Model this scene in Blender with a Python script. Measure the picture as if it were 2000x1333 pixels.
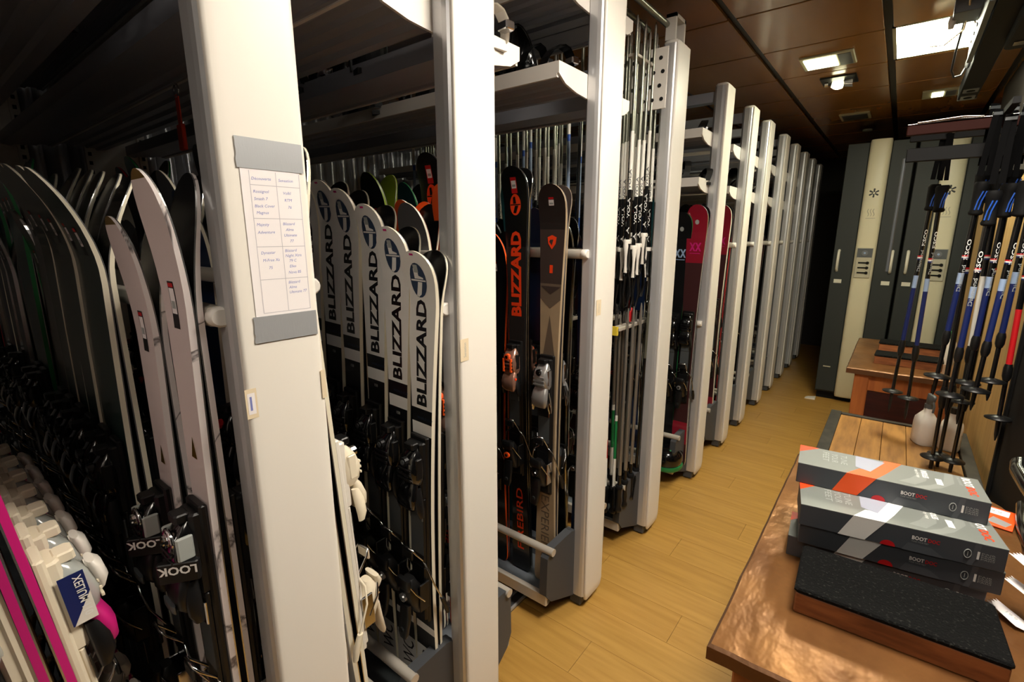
import bpy, math, random
from mathutils import Vector, Matrix
for o in list(bpy.data.objects): bpy.data.objects.remove(o)
S = bpy.context.scene; COL = S.collection
rnd = random.Random(7); R = math.radians
# ---------------------------------------------------------------- camera, world, exposure
cd = bpy.data.cameras.new('camera'); cam = bpy.data.objects.new('camera', cd); COL.objects.link(cam)
cd.sensor_width = 36; cd.lens = 950/2000*36; cd.clip_start = .02
cam.location = (0, 0, 1.6); cam.rotation_euler = (R(90-12.3), 0, R(38.1)); S.camera = cam
w = bpy.data.worlds.new('world'); S.world = w; w.use_nodes = True
w.node_tree.nodes['Background'].inputs[0].default_value = (.5, .45, .4, 1); w.node_tree.nodes['Background'].inputs[1].default_value = .02
vs = S.view_settings; vs.view_transform = 'Standard'; vs.look = 'None'; vs.exposure = 0.0; vs.gamma = 1; vs.use_curve_mapping = False
PANEL_NEAR, PANEL_FAR, PANEL_REAR_FILL = 66, 56, 13       # emission of the ceiling panels; the rear one is an added fill light
# ---------------------------------------------------------------- materials
def lin(c):
    return tuple((v/255/12.92 if v/255 <= .04045 else ((v/255+.055)/1.055)**2.4) for v in c)
def mat(name, col, rough=.5, metal=0., bump=None, var=None, emit=None, trans=0., coat=0., stretch=(1, 1, 1), wave=None, spec=.5, alpha=1.):
    m = bpy.data.materials.new(name); m.use_nodes = True; nt = m.node_tree; N = nt.nodes; Lk = nt.links
    b = N['Principled BSDF']; c = lin(col)
    b.inputs['Base Color'].default_value = (*c, 1); b.inputs['Roughness'].default_value = rough; b.inputs['Metallic'].default_value = metal
    b.inputs['Specular IOR Level'].default_value = spec
    if trans: b.inputs['Transmission Weight'].default_value = trans; b.inputs['IOR'].default_value = 1.2
    if coat: b.inputs['Coat Weight'].default_value = coat; b.inputs['Coat Roughness'].default_value = .12
    if alpha < 1: b.inputs['Alpha'].default_value = alpha
    if emit: b.inputs['Emission Color'].default_value = (*lin(emit[0]), 1); b.inputs['Emission Strength'].default_value = emit[1]
    if bump or var or wave:
        tc = N.new('ShaderNodeTexCoord'); mp = N.new('ShaderNodeMapping'); mp.inputs['Scale'].default_value = stretch
        Lk.new(tc.outputs['Object'], mp.inputs[0])
        if var:
            n = N.new('ShaderNodeTexNoise'); n.inputs['Scale'].default_value = var[0]; n.inputs['Detail'].default_value = 5
            Lk.new(mp.outputs[0], n.inputs['Vector']); r = N.new('ShaderNodeValToRGB'); Lk.new(n.outputs[0], r.inputs[0])
            lo, hi = (var[2] if len(var) > 2 else (.35, .65))
            r.color_ramp.elements[0].position = lo; r.color_ramp.elements[1].position = hi
            r.color_ramp.elements[0].color = (*c, 1); r.color_ramp.elements[1].color = (*lin(var[1]), 1)
            Lk.new(r.outputs[0], b.inputs['Base Color'])
        if wave:     # thin dark veins: abs(noise-.5) ramp
            n = N.new('ShaderNodeTexNoise'); n.inputs['Scale'].default_value = wave[0]; n.inputs['Detail'].default_value = 6; n.inputs['Distortion'].default_value = .8
            Lk.new(mp.outputs[0], n.inputs['Vector']); r = N.new('ShaderNodeValToRGB'); Lk.new(n.outputs[0], r.inputs[0])
            e = r.color_ramp.elements; e[0].position = .485; e[0].color = (*c, 1); e[1].position = .515; e[1].color = (*c, 1)
            k = e.new(.5); k.color = (*lin(wave[1]), 1); Lk.new(r.outputs[0], b.inputs['Base Color'])
        if bump:
            n2 = N.new('ShaderNodeTexNoise'); n2.inputs['Scale'].default_value = bump[0]; n2.inputs['Detail'].default_value = 4
            Lk.new(mp.outputs[0], n2.inputs['Vector']); bp = N.new('ShaderNodeBump'); bp.inputs['Strength'].default_value = bump[1]
            bp.inputs['Distance'].default_value = bump[2] if len(bump) > 2 else .01
            Lk.new(n2.outputs[0], bp.inputs['Height']); Lk.new(bp.outputs[0], b.inputs['Normal'])
    return m
M = {}
def mk(k, *a, **kw): M[k] = mat(k, *a, **kw)
mk('white_panel', (236, 230, 220), .42)
mk('alu', (206, 206, 208), .34, .55)
mk('alu_dark', (120, 122, 126), .4, .8)
mk('white_metal', (222, 216, 208), .4)
mk('grey_metal', (158, 160, 168), .42, .2)
mk('grey_plastic', (66, 68, 72), .55, bump=(500, .06, .001))
mk('tray_grey', (112, 118, 124), .5, var=(6, (84, 90, 98)))
mk('bar', (198, 190, 178), .35, .3)
mk('black', (14, 14, 15), .4)
mk('black_gloss', (12, 12, 13), .12, coat=.5)
mk('black_rubber', (15, 15, 16), .75, spec=.2)
mk('webbing', (10, 10, 11), .9, spec=.08)
mk('dark_slot', (6, 6, 6), .9)
mk('chrome', (210, 210, 212), .12, 1.)
mk('steel_edge', (205, 205, 205), .22, .9)
mk('cream_side', (226, 218, 196), .4)
mk('ski_base', (13, 13, 14), .25)
mk('ski_white', (232, 230, 226), .28, coat=.4)
mk('ski_navy', (44, 62, 88), .35)
mk('ski_black', (16, 16, 18), .28, coat=.4)
mk('ski_matte', (30, 27, 26), .45, var=(5, (40, 34, 32)))
mk('ski_grey', (92, 92, 96), .35, coat=.3)
mk('ski_green', (32, 56, 50), .35, coat=.4, var=(1.5, (24, 40, 40)))
mk('ski_teal', (24, 70, 76), .35, coat=.4)
mk('ski_blue', (22, 38, 70), .35, coat=.4)
mk('ski_red', (140, 18, 40), .35, coat=.4)
mk('ski_maroon', (58, 26, 28), .4)
mk('ski_brown', (58, 48, 44), .42)
mk('ski_beige', (150, 130, 104), .45, var=(8, (164, 142, 112)))
mk('ski_taupe', (98, 84, 70), .45)
mk('ski_lime', (110, 130, 30), .4)
mk('marble', (232, 222, 220), .28, coat=.4, wave=(5.5, (90, 80, 80)), stretch=(1, 1, .6))
mk('pinkwhite', (230, 214, 212), .3, coat=.4)
mk('gold', (190, 150, 60), .25, .9)
mk('orange', (250, 92, 28), .42)
mk('orange_red', (238, 66, 22), .42)
mk('red', (196, 24, 30), .42)
mk('magenta', (196, 28, 116), .4)
mk('green_bright', (30, 130, 70), .4)
mk('blue', (38, 90, 190), .45)
mk('navy', (22, 36, 92), .4)
mk('lightblue', (150, 172, 205), .4)
mk('yellow', (226, 196, 60), .4)
mk('amber', (240, 160, 40), .3, coat=.4)
mk('white_plastic', (228, 222, 212), .35)
mk('ivory', (232, 220, 196), .38)
mk('clear', (200, 205, 200), .15, coat=.6, alpha=.62)
mk('silver_plastic', (170, 168, 166), .25, .6)
mk('copper_plastic', (196, 150, 130), .22, .7)
mk('paper', (240, 234, 234), .8)
mk('ink', (120, 128, 190), .8)
mk('ink_line', (190, 186, 192), .8)
mk('masking', (226, 208, 176), .75)
mk('duct', (188, 190, 193), .36, .45, bump=(400, .2, .001), stretch=(1, 1, .15))
mk('corrugated', (200, 203, 210), .3, .6)
mk('wall_dark', (44, 38, 34), .7)
mk('wall_black', (12, 11, 11), .7, spec=.2)
mk('wood_wall', (210, 174, 112), .5, var=(3, (184, 146, 90)), stretch=(6, 6, .5))
mk('plank_a', (182, 139, 68), .42, var=(4, (166, 123, 55)), stretch=(.8, 9, 1))
mk('plank_b', (179, 136, 65), .42, var=(4, (163, 120, 53)), stretch=(.8, 9, 1))
mk('plank_c', (184, 141, 70), .42, var=(4, (168, 125, 57)), stretch=(.8, 9, 1))
mk('subfloor', (96, 72, 38), .7)
mk('ceil_tile', (156, 112, 58), .26, var=(2.2, (136, 94, 46)), stretch=(1, .3, 1), coat=.15)
mk('ceil_grid', (26, 21, 18), .5)
mk('copper_top', (160, 112, 64), .32, .58, var=(7, (112, 72, 40), (.3, .72)), bump=(10, .75, .013), stretch=(1, .6, 1))
mk('copper_edge', (112, 78, 52), .4, .6, bump=(30, .4, .006))
mk('wood_orange', (186, 108, 52), .5, var=(5, (160, 88, 40)), stretch=(8, 8, .6))
mk('wood_red', (70, 24, 18), .5, var=(5, (50, 16, 14)), stretch=(.7, 6, 6))
mk('wood_rough', (170, 122, 62), .5, var=(4, (120, 80, 38), (.38, .72)), stretch=(7, 1, 7))
mk('wood_block', (158, 98, 56), .6, var=(9, (112, 64, 34)), stretch=(1, 8, 5))
mk('rim_dark', (66, 62, 54), .55, .3, var=(14, (44, 42, 38)))
mk('grip_mat', (13, 13, 13), .9, spec=.12, bump=(220, 1., .005), var=(150, (64, 64, 60), (.58, .78)))
mk('box_dark', (68, 72, 78), .5)
mk('box_top', (112, 116, 112), .42)
mk('box_swirl', (130, 134, 130), .42)
mk('box_side_swirl', (82, 86, 92), .5)
mk('box_window', (160, 164, 178), .2)
mk('print_white', (236, 234, 230), .6)
mk('print_grey', (160, 164, 162), .6)
mk('cab_dark', (50, 54, 53), .5, spec=.3)
mk('cab_white', (226, 218, 188), .4)
mk('cab_panel', (186, 180, 158), .5)
mk('handle_white', (226, 222, 205), .35)
mk('jug', (214, 206, 196), .45, spec=.4)
mk('brown_bar', (50, 20, 15), .7, spec=.15)
mk('rail_black', (18, 18, 19), .65, spec=.2)
mk('rail_grey', (92, 96, 98), .4, .4)
mk('pole_grey', (146, 148, 134), .3, .8)
mk('pole_steel', (176, 172, 164), .3, .8)
mk('pole_black', (12, 12, 13), .2, coat=.5)
mk('pole_white', (240, 238, 228), .35)
mk('panel_light', (255, 252, 240), .5, emit=((255, 245, 229), PANEL_NEAR))
mk('panel_light_far', (255, 252, 240), .5, emit=((253, 250, 222), PANEL_FAR))
mk('panel_fill_rear', (255, 252, 240), .5, emit=((255, 245, 229), PANEL_REAR_FILL))
mk('lamp_light', (255, 250, 220), .5, emit=((255, 250, 200), 9))
mk('lamp_frame', (176, 176, 150), .4)
mk('red_led', (255, 40, 40), .4, emit=((255, 30, 30), 3))
# ---------------------------------------------------------------- mesh helpers
class MB:
    def __init__(s): s.v = []; s.f = []; s.m = []; s.mats = []; s.smooth = []
    def mi(s, k):
        if k not in s.mats: s.mats.append(k)
        return s.mats.index(k)
    def add(s, vs_, fs, k, smooth=False, X=None):
        o = len(s.v); i = s.mi(k)
        s.v += [tuple(X @ Vector(p)) if X is not None else tuple(p) for p in vs_]
        for f in fs: s.f.append([o+j for j in f]); s.m.append(i); s.smooth.append(smooth)
        return s
    def box(s, a, b, k, bev=0., X=None):
        x0, y0, z0 = a; x1, y1, z1 = b
        if bev <= 0:
            v = [(x0,y0,z0),(x1,y0,z0),(x1,y1,z0),(x0,y1,z0),(x0,y0,z1),(x1,y0,z1),(x1,y1,z1),(x0,y1,z1)]
            f = [(3,2,1,0),(4,5,6,7),(0,1,5,4),(1,2,6,5),(2,3,7,6),(3,0,4,7)]
            return s.add(v, f, k, False, X)
        e = min(bev, (x1-x0)/2.01, (y1-y0)/2.01, (z1-z0)/2.01)
        def ring(z, d):
            return [(x0+d+e,y0+d,z),(x1-d-e,y0+d,z),(x1-d,y0+d+e,z),(x1-d,y1-d-e,z),(x1-d-e,y1-d,z),(x0+d+e,y1-d,z),(x0+d,y1-d-e,z),(x0+d,y0+d+e,z)]
        h = e*.6
        v = ring(z0, h)+ring(z0+h, 0)+ring(z1-h, 0)+ring(z1, h)
        f = [tuple(range(7,-1,-1)), tuple(range(24,32))]
        for r in range(3):
            for i in range(8): f.append((r*8+i, r*8+(i+1)%8, (r+1)*8+(i+1)%8, (r+1)*8+i))
        return s.add(v, f, k, False, X)
    def tube(s, pts, rad, k, n=8, X=None, caps=True, smooth=True):
        pts = [Vector(p) for p in pts]; rads = rad if isinstance(rad, (list, tuple)) else [rad]*len(pts)
        v = []; f = []; up = None
        for i, p in enumerate(pts):
            d = (pts[min(i+1, len(pts)-1)]-pts[max(i-1, 0)]).normalized()
            if up is None: up = Vector((0,0,1)) if abs(d.z) < .9 else Vector((1,0,0))
            a = d.cross(up).normalized(); b = a.cross(d).normalized(); up = b
            for j in range(n):
                t = 2*math.pi*j/n; v.append(p+(a*math.cos(t)+b*math.sin(t))*rads[i])
        for i in range(len(pts)-1):
            for j in range(n): f.append((i*n+j, i*n+(j+1)%n, (i+1)*n+(j+1)%n, (i+1)*n+j))
        s.add(v, f, k, smooth, X)
        if caps: s.add(v[:n], [tuple(range(n-1,-1,-1))], k, False, X); s.add(v[-n:], [tuple(range(n))], k, False, X)
        return s
    def loft(s, secs, k, n=12, p=2.6, X=None, axis='z', smooth=True):
        # secs: (t, cx, cy, w, h) superellipse sections along axis
        v = []; f = []
        for (t, cx, cy, w_, h_) in secs:
            for j in range(n):
                a = 2*math.pi*j/n; c, q = math.cos(a), math.sin(a)
                x = cx+w_/2*math.copysign(abs(c)**(2/p), c); y = cy+h_/2*math.copysign(abs(q)**(2/p), q)
                v.append((x, y, t) if axis == 'z' else ((t, x, y) if axis == 'x' else (y, t, x)))
        m = len(secs)
        for i in range(m-1):
            for j in range(n): f.append((i*n+j, i*n+(j+1)%n, (i+1)*n+(j+1)%n, (i+1)*n+j))
        s.add(v, f, k, smooth, X)
        s.add(v[:n], [tuple(range(n-1,-1,-1))], k, False, X); s.add(v[-n:], [tuple(range(n))], k, False, X)
        return s
    def prism(s, poly, a, b, k, axis='x', X=None):
        # poly in the two other axes (x: y,z / y: x,z / z: x,y), extruded a..b
        def P(q, t): return (t, q[0], q[1]) if axis == 'x' else ((q[0], t, q[1]) if axis == 'y' else (q[0], q[1], t))
        n = len(poly); v = [P(q, a) for q in poly]+[P(q, b) for q in poly]
        f = [tuple(range(n)), tuple(range(2*n-1, n-1, -1))]+[(i, i+n, (i+1)%n+n, (i+1)%n) for i in range(n)]
        return s.add(v, f, k, False, X)
    def disc(s, c, r, t, k, axis='y', n=14, X=None):
        a = {'x': (1,0,0), 'y': (0,1,0), 'z': (0,0,1)}[axis]; c = Vector(c); a = Vector(a)
        return s.tube([c-a*t/2, c+a*t/2], r, k, n, X, True, False)
    def mesh(s, name):
        me = bpy.data.meshes.new(name); me.from_pydata(s.v, [], s.f)
        for k in s.mats: me.materials.append(M[k])
        me.polygons.foreach_set('material_index', s.m); me.polygons.foreach_set('use_smooth', s.smooth); me.update()
        return me
def obj(name, me, parent=None, loc=(0,0,0), rot=(0,0,0), scale=None, **props):
    if isinstance(me, MB): me = me.mesh(name)
    o = bpy.data.objects.new(name, me); COL.objects.link(o); o.location = loc; o.rotation_euler = rot
    if scale: o.scale = scale
    if parent is not None: o.parent = parent
    for k, v in props.items(): o[k] = v
    return o
def thing(name, label, cat, loc=(0,0,0), rot=(0,0,0), group=None):
    o = obj(name, None, None, loc, rot, label=label, category=cat)
    if group: o['group'] = group
    return o
def struct(name, mb, **kw): return obj(name, mb, kind='structure', **kw)
_tx = {}
def text2d(t, h=1., bold=.0, wide=1., sp=1.):
    """triangles of a word in the plane, baseline at 0, capital height h; returns verts, faces, width"""
    key = (t, bold, sp)
    if key not in _tx:
        c = bpy.data.curves.new('word', 'FONT'); c.body = t; c.size = 1; c.resolution_u = 2; c.offset = bold; c.fill_mode = 'FRONT'; c.space_character = sp
        o = bpy.data.objects.new('word', c); COL.objects.link(o); bpy.context.view_layer.update()
        me = bpy.data.meshes.new_from_object(o.evaluated_get(bpy.context.evaluated_depsgraph_get()))
        vv = [v.co.copy() for v in me.vertices]; ff = [tuple(p.vertices) for p in me.polygons]
        bpy.data.objects.remove(o); bpy.data.curves.remove(c); bpy.data.meshes.remove(me)
        x0 = min(v.x for v in vv); vv = [(v.x-x0, v.y) for v in vv]; _tx[key] = (vv, ff)
    vv, ff = _tx[key]; cap = .69; k = h/cap
    out = [(x*k*wide, y*k) for x, y in vv]
    return out, ff, max(x for x, y in out)
def decal(mb, vf, f3, k):
    mb.add([f3(x, y) for x, y in vf[0]], vf[1], k); return mb
def ellipse(a, b, n=20): return [(a*math.cos(2*math.pi*i/n), b*math.sin(2*math.pi*i/n)) for i in range(n)]
ORD = ['first','second','third','fourth','fifth','sixth','seventh','eighth','ninth','tenth','eleventh','twelfth','thirteenth','fourteenth','fifteenth','sixteenth','seventeenth','eighteenth','nineteenth','twentieth','twenty-first','twenty-second','twenty-third','twenty-fourth','twenty-fifth','twenty-sixth','twenty-seventh','twenty-eighth','twenty-ninth','thirtieth']

# ---------------------------------------------------------------- room
ZC = 2.63; XL = -3.95; XR = .42; Y0 = -1.2; Y1 = 8.3
floor = struct('floor', MB().box((XL-.1, Y0-.1, -.05), (XR+1.0, Y1+.1, -.006), 'subfloor'))
pl_me = [MB().box((.0006, .0006, -.006), (.9994, .1794, 0), k).mesh('plank') for k in ('plank_a', 'plank_b', 'plank_c')]
y = Y0; row = 0
while y < Y1:
    x = XL-.2-(row*.43) % 1.1
    while x < XR:
        x2 = min(x+1.3, XR)
        if x2 > XL: obj('plank', rnd.choice(pl_me), floor, (max(x, XL), y, 0), scale=(x2-max(x, XL), 1, 1))
        x = x+1.3
    y += .18; row += 1
ceiling = struct('ceiling', MB().box((XL-.1, Y0-.1, ZC+.012), (XR+1.0, Y1+.1, ZC+.06), 'ceil_grid'))
tile_me = MB().box((.018, .007, .0), (.582, .593, .02), 'ceil_tile', .004).mesh('ceiling_tile')
gx = [-.79-.6*i for i in range(6)]+[-.19, .41]
for xi in gx:
    for j in range(-4, 13):
        yy = .94+.6*(j)
        if yy+.6 < Y0 or yy > Y1: continue
        if xi == -.19 and j in (0, 4, -3): continue
        if xi > .4: continue
        obj('ceiling_tile', tile_me, ceiling, (xi, yy, ZC-.008))
edge_me = MB().box((.018, .007, .0), (.3, .593, .02), 'ceil_tile').mesh('edge_tile')
for j in range(-4, 13): obj('ceiling_tile', edge_me, ceiling, (.41, .94+.6*j, ZC-.008))
# corrugated rear wall behind the racks
mb = MB(); prof = []; y = Y0
while y < Y1:
    prof += [(y, 0), (y+.045, 0)]+[(y+.045+.0325*(1-math.cos(a*math.pi/6)), .034*math.sin(a*math.pi/6)) for a in range(1, 6)]+[(y+.11, 0)]; y += .11
v = []; f = []
for i, (yy, d) in enumerate(prof): v += [(XL+d, yy, 0), (XL+d, yy, ZC)]
for i in range(len(prof)-1): f.append((2*i, 2*i+2, 2*i+3, 2*i+1))
mb.add(v, f, 'corrugated', True); mb.box((XL-.05, Y0, 0), (XL-.01, Y1, ZC), 'corrugated'); struct('wall_left', mb)
struct('wall_back', MB().box((XL-.1, Y1, 0), (XR+1.0, Y1+.08, ZC), 'wall_dark'))
struct('wall_front', MB().box((XL-.1, Y0-.08, 0), (XR+.2, Y0, ZC), 'wall_dark'))
wr = struct('wall_right', MB().box((XR+.012, Y0, 0), (XR+.09, 5.1, ZC), 'wall_dark').box((XR+.09, 5.02, 0), (XR+1.0, 5.1, ZC), 'wall_dark').box((XR+.9, 5.1, 0), (XR+1.0, Y1, ZC), 'wall_dark'))
for (a, b) in ((2.64, 3.86), (3.865, 5.085)):
    obj('panel', MB().box((XR-.004, a, .02), (XR+.012, b, 1.9), 'wood_wall', .002), wr)
obj('panel', MB().box((XR-.002, -.6, .0), (XR+.012, 2.63, 2.3), 'wall_black'), wr)
struct('trim_1', MB().box((XR-.012, 2.62, 0), (XR-.002, 2.645, 2.2), 'wall_black'))
# ceiling lights
def panel(j, mk_, label):
    t = thing('ceiling_light', label, 'ceiling light', (-.19, .94+.6*j, ZC), group='square light panels in the ceiling')
    obj('frame', MB().box((.012, .006, -.006), (.588, .022, .01), 'lamp_frame').box((.012, .578, -.006), (.588, .594, .01), 'lamp_frame').box((.012, .006, -.006), (.028, .594, .01), 'lamp_frame').box((.572, .006, -.006), (.588, .594, .01), 'lamp_frame'), t)
    obj('diffuser', MB().box((.026, .02, -.004), (.574, .58, .006), mk_), t)
panel(4, 'panel_light_far', 'large bright square light panel in the ceiling beside the black cable rail')
panel(0, 'panel_light', 'bright square light panel in the ceiling over the near aisle')
panel(-3, 'panel_fill_rear', 'unseen square fill light panel added in the ceiling behind the viewpoint')  # unseen panel, added as fill light from behind the camera
def downlight(x0, y0, x1, y1, label, lit):
    t = thing('downlight', label, 'ceiling light', ((x0+x1)/2, (y0+y1)/2, ZC-.008)); a = (x1-x0)/2; b = (y1-y0)/2
    obj('housing', MB().box((-a, -b, -.012), (a, b, 0), 'lamp_frame', .004), t)
    if lit == 'half': obj('diffuser', MB().box((-a+.02, -b+.03, -.016), (a*.35, b-.03, -.011), 'lamp_light'), t); obj('reflector', MB().box((a*.42, -b+.02, -.015), (a-.015, b-.02, -.011), 'alu_dark'), t)
    elif lit == 'mid': obj('diffuser', MB().box((-a*.5, -b+.05, -.016), (a*.1, b-.05, -.011), 'lamp_light'), t); obj('reflector', MB().box((a*.2, -b+.05, -.015), (a-.03, b-.05, -.011), 'alu_dark'), t)
    else: obj('reflector', MB().box((-a+.02, -b+.03, -.015), (a-.02, b-.03, -.011), 'alu_dark'), t)
downlight(-.62, 3.54, -.35, 3.8, 'recessed square downlight glowing yellow-white, nearest the racks', 'half')
downlight(-.02, 4.86, .2, 5.1, 'recessed downlight with a short glowing tube, beyond the big light panel', 'mid')
downlight(-.57, 5.32, -.35, 5.6, 'unlit recessed downlight farthest down the aisle ceiling', 'off')
t = thing('spotlight', 'small tilting spotlight with a bright green-white bulb in a dark square recess', 'spotlight', (-.47, 4.16, ZC-.008))
obj('housing', MB().box((-.1, -.1, -.01), (.1, .1, 0), 'black'), t)
obj('bulb', MB().loft([(-.06, .0, 0, .03, .03), (-.05, 0, 0, .07, .06), (-.02, 0, 0, .07, .06), (0, 0, 0, .03, .03)], 'lamp_light'), t, rot=(R(25), R(15), 0))
obj('reflector', MB().tube([(.03, 0, -.02), (.08, 0, -.02)], [.03, .04], 'chrome'), t); obj('reflector', MB().tube([(-.08, 0, -.02), (-.06, 0, -.02)], [.02, .02], 'chrome'), t)
t = thing('smoke_detector', 'small round detector on the ceiling above the grey cabinets', 'detector', (-.4, 6.1, ZC-.008))
obj('base', MB().disc((0,0,-.01), .06, .02, 'brown_bar', 'z'), t); obj('cap', MB().disc((0,0,-.028), .04, .016, 'lamp_frame', 'z'), t)
# ---------------------------------------------------------------- sliding racks
RC = [-.085, .43, .97, 1.703, 2.37, 3.155, 3.79, 4.32, 4.975, 5.54, 6.12, 6.68, 7.25]     # centre lines (0 = beside the camera)
XF = -.875; XE = -3.8
post_prof = [(-.905, -.08), (-.892, -.078), (-.882, -.07), (-.882, .07), (-.892, .078), (-.905, .08), (-.935, .08), (-.95, .06), (-.95, -.06), (-.935, -.08)]
post_me = MB().prism([(x, y) for x, y in post_prof], .06, 2.425, 'alu', 'z').mesh('end_post')
face_me = MB().loft([(.034, -.884, 0, .008, .11), (.045, -.882, 0, .012, .136), (.08, -.8805, 0, .0145, .148), (.4, -.8805, 0, .0145, .15), (2.43, -.8805, 0, .0145, .15)], 'white_panel', 16, 6).mesh('face_panel')
cap_me = MB().loft([(2.425, -.912, 0, .074, .158), (2.432, -.912, 0, .074, .158), (2.44, -.912, 0, .06, .146)], 'white_metal', 16, 5).mesh('top_cap')
foot_me = MB().box((-.955, -.07, .008), (-.9, .07, .06), 'grey_plastic', .004).mesh('foot')
def kick(sg):
    mb = MB(); P = [(.07, .05), (.075, .37), (.1, .375), (.22, .345), (.245, .31), (.25, .14), (.22, .1)]
    n = len(P); vv = [(-.93-.03*((a-.07)/.18), sg*a, b) for a, b in P]; vb = [(-.965-.03*((a-.07)/.18), sg*a, b) for a, b in P]
    f = [tuple(range(n)), tuple(range(2*n-1, n-1, -1))]+[(i, i+n, (i+1) % n+n, (i+1) % n) for i in range(n)]
    return mb.add(vv+vb, f, 'grey_plastic').mesh('kick_panel')
kick_me = {s: kick(s) for s in (-1, 1)}
tray_me = MB().box((XE, -.235, .09), (-.965, .235, .11), 'tray_grey').box((XE, -.02, .11), (-.965, .02, .2), 'tray_grey').mesh('tray')
lip_me = {s: MB().box((XE, min(s*.222, s*.245), .085), (-.965, max(s*.222, s*.245), .135), 'bar', .003).mesh('tray_lip') for s in (-1, 1)}
rbar_me = {s: MB().tube([(XE, s*.222, .335), (-.945, s*.222, .335)], .016, 'bar', 10).mesh('retaining_bar') for s in (-1, 1)}
def lbar(s): return MB().loft([(XE, s*.085, 0, .034, .036), (-.93, s*.085, 0, .034, .036)], 'bar', 12, 4, axis='x').mesh('lean_bar')
lbar_me = {s: lbar(s) for s in (-1, 1)}
knob_me = {s: MB().loft([(-.935, s*.085, 0, .03, .03), (-.928, s*.085, 0, .042, .036), (-.912, s*.085, 0, .042, .036), (-.908, s*.085, 0, .034, .028)], 'white_metal', 14, 2, axis='x').mesh('end_knob') for s in (-1, 1)}
def shelf(s):
    prof_ = [(.05, .055), (.05, .0), (.09, -.006), (.1, .006), (.14, .0), (.15, .012), (.19, .008), (.2, .018), (.235, .018), (.24, .012), (.256, .014), (.256, .055), (.248, .055), (.248, .026), (.06, .022), (.058, .055)]
    return MB().prism([(s*a, b) for a, b in prof_], XE, -.945, 'grey_metal', 'x').mesh('shelf')
shelf_me = {s: shelf(s) for s in (-1, 1)}
shelf_end_me = {s: MB().prism([(s*a, b) for a, b in [(.262, .058), (.262, .022), (.22, -.002), (.15, -.016), (.055, -.022), (.055, .058)]], -.946, -.938, 'white_metal', 'x').mesh('shelf_end') for s in (-1, 1)}
slip_me = {s: MB().box((XE, min(s*.252, s*.262), .01), (-.946, max(s*.252, s*.262), .058), 'white_metal').mesh('shelf_lip') for s in (-1, 1)}
def upright():
    mb = MB().box((XE, -.02, .03), (XE+.03, .02, 2.5), 'white_metal')
    for i in range(40): mb.box((XE+.028, -.008, .4+i*.05), (XE+.0315, .008, .42+i*.05), 'dark_slot')
    return mb.mesh('slotted_upright')
up_me = upright()
rearp_me = MB().box((XE+.002, -.11, .1), (XE+.012, .11, 2.45), 'white_metal').mesh('rear_panel')
beam_me = MB().box((XE, -.03, 2.355), (-.95, .03, 2.41), 'grey_metal').mesh('top_beam')
def rack(i, label, name='ski_rack', shelves=((-1, 2.09), (1, 2.07), (-1, 2.36), (1, 2.36)), bars=((-1, 1.53), (1, 1.53)), kicks=(-1, 1), bottom=True, rear=True):
    t = thing(name, label, 'ski rack', (0, RC[i], 0), group='sliding racks along the aisle')
    p = obj('end_post', post_me, t); obj('face_panel', face_me, p); obj('top_cap', cap_me, p); obj('foot', foot_me, p)
    for s in kicks: obj('kick_panel', kick_me[s], t)
    if bottom:
        tr = obj('tray', tray_me, t)
        for s in (-1, 1): obj('tray_lip', lip_me[s], tr); obj('retaining_bar', rbar_me[s], t)
    for s, z in bars:
        b = obj('lean_bar', lbar_me[s], t, (0, 0, z)); obj('end_knob', knob_me[s], b)
    for s, z in shelves:
        b = obj('shelf', shelf_me[s], t, (0, 0, z)); obj('shelf_end', shelf_end_me[s], b); obj('shelf_lip', slip_me[s], b)
    if rear:
        rp = obj('rear_panel', rearp_me, t)
        for q in (-.13, .13): obj('slotted_upright', up_me, rp, (0, q, 0))
    obj('top_beam', beam_me, t)
    return t
rack(0, 'rack at the bottom left corner, holding the skis with pink trim', bars=((1, 1.5),), shelves=())
rack(1, 'nearest rack with the taped paper list on its white post', bars=((-1, 1.46), (1, 1.5)))
rack(2, 'rack holding the white skis with black lettering, second white post from the left', bars=((-1, 1.41), (1, 1.535)))
rack(3, 'rack holding the black ski with orange lettering, third white post from the left')
r4 = rack(4, 'rack hung with ski poles, perforated plate at its top, fourth post from left', name='pole_rack', shelves=(), bars=(), kicks=(-1, 1), rear=False)
rack(5, 'rack with black and crimson skis, fifth post from the left', bars=((-1, 1.06), (1, 1.5)), shelves=((-1, 2.12), (1, 2.12), (-1, 1.86), (1, 1.86)), rear=False)
for i, nm in ((6, 'sixth'), (7, 'seventh'), (8, 'eighth'), (9, 'ninth'), (10, 'tenth'), (11, 'eleventh'), (12, 'twelfth')):
    rack(i, '%s rack post down the aisle from the taped paper list' % nm, shelves=((-1, 2.12), (1, 2.12), (-1, 1.86), (1, 1.86)))
# sliding rails on the floor
for k_, x in (('nearer the aisle', -1.15), ('deeper under the racks', -2.6)):
    t = thing('floor_rail', 'aluminium guide rail on the floor under the racks, %s' % k_, 'rail', (x, 0, 0))
    obj('track', MB().box((-.03, Y0+.1, 0), (.03, Y1-.2, .006), 'alu_dark').box((-.03, Y0+.1, .006), (-.02, Y1-.2, .014), 'alu').box((.02, Y0+.1, .006), (.03, Y1-.2, .014), 'alu'), t)
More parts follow.
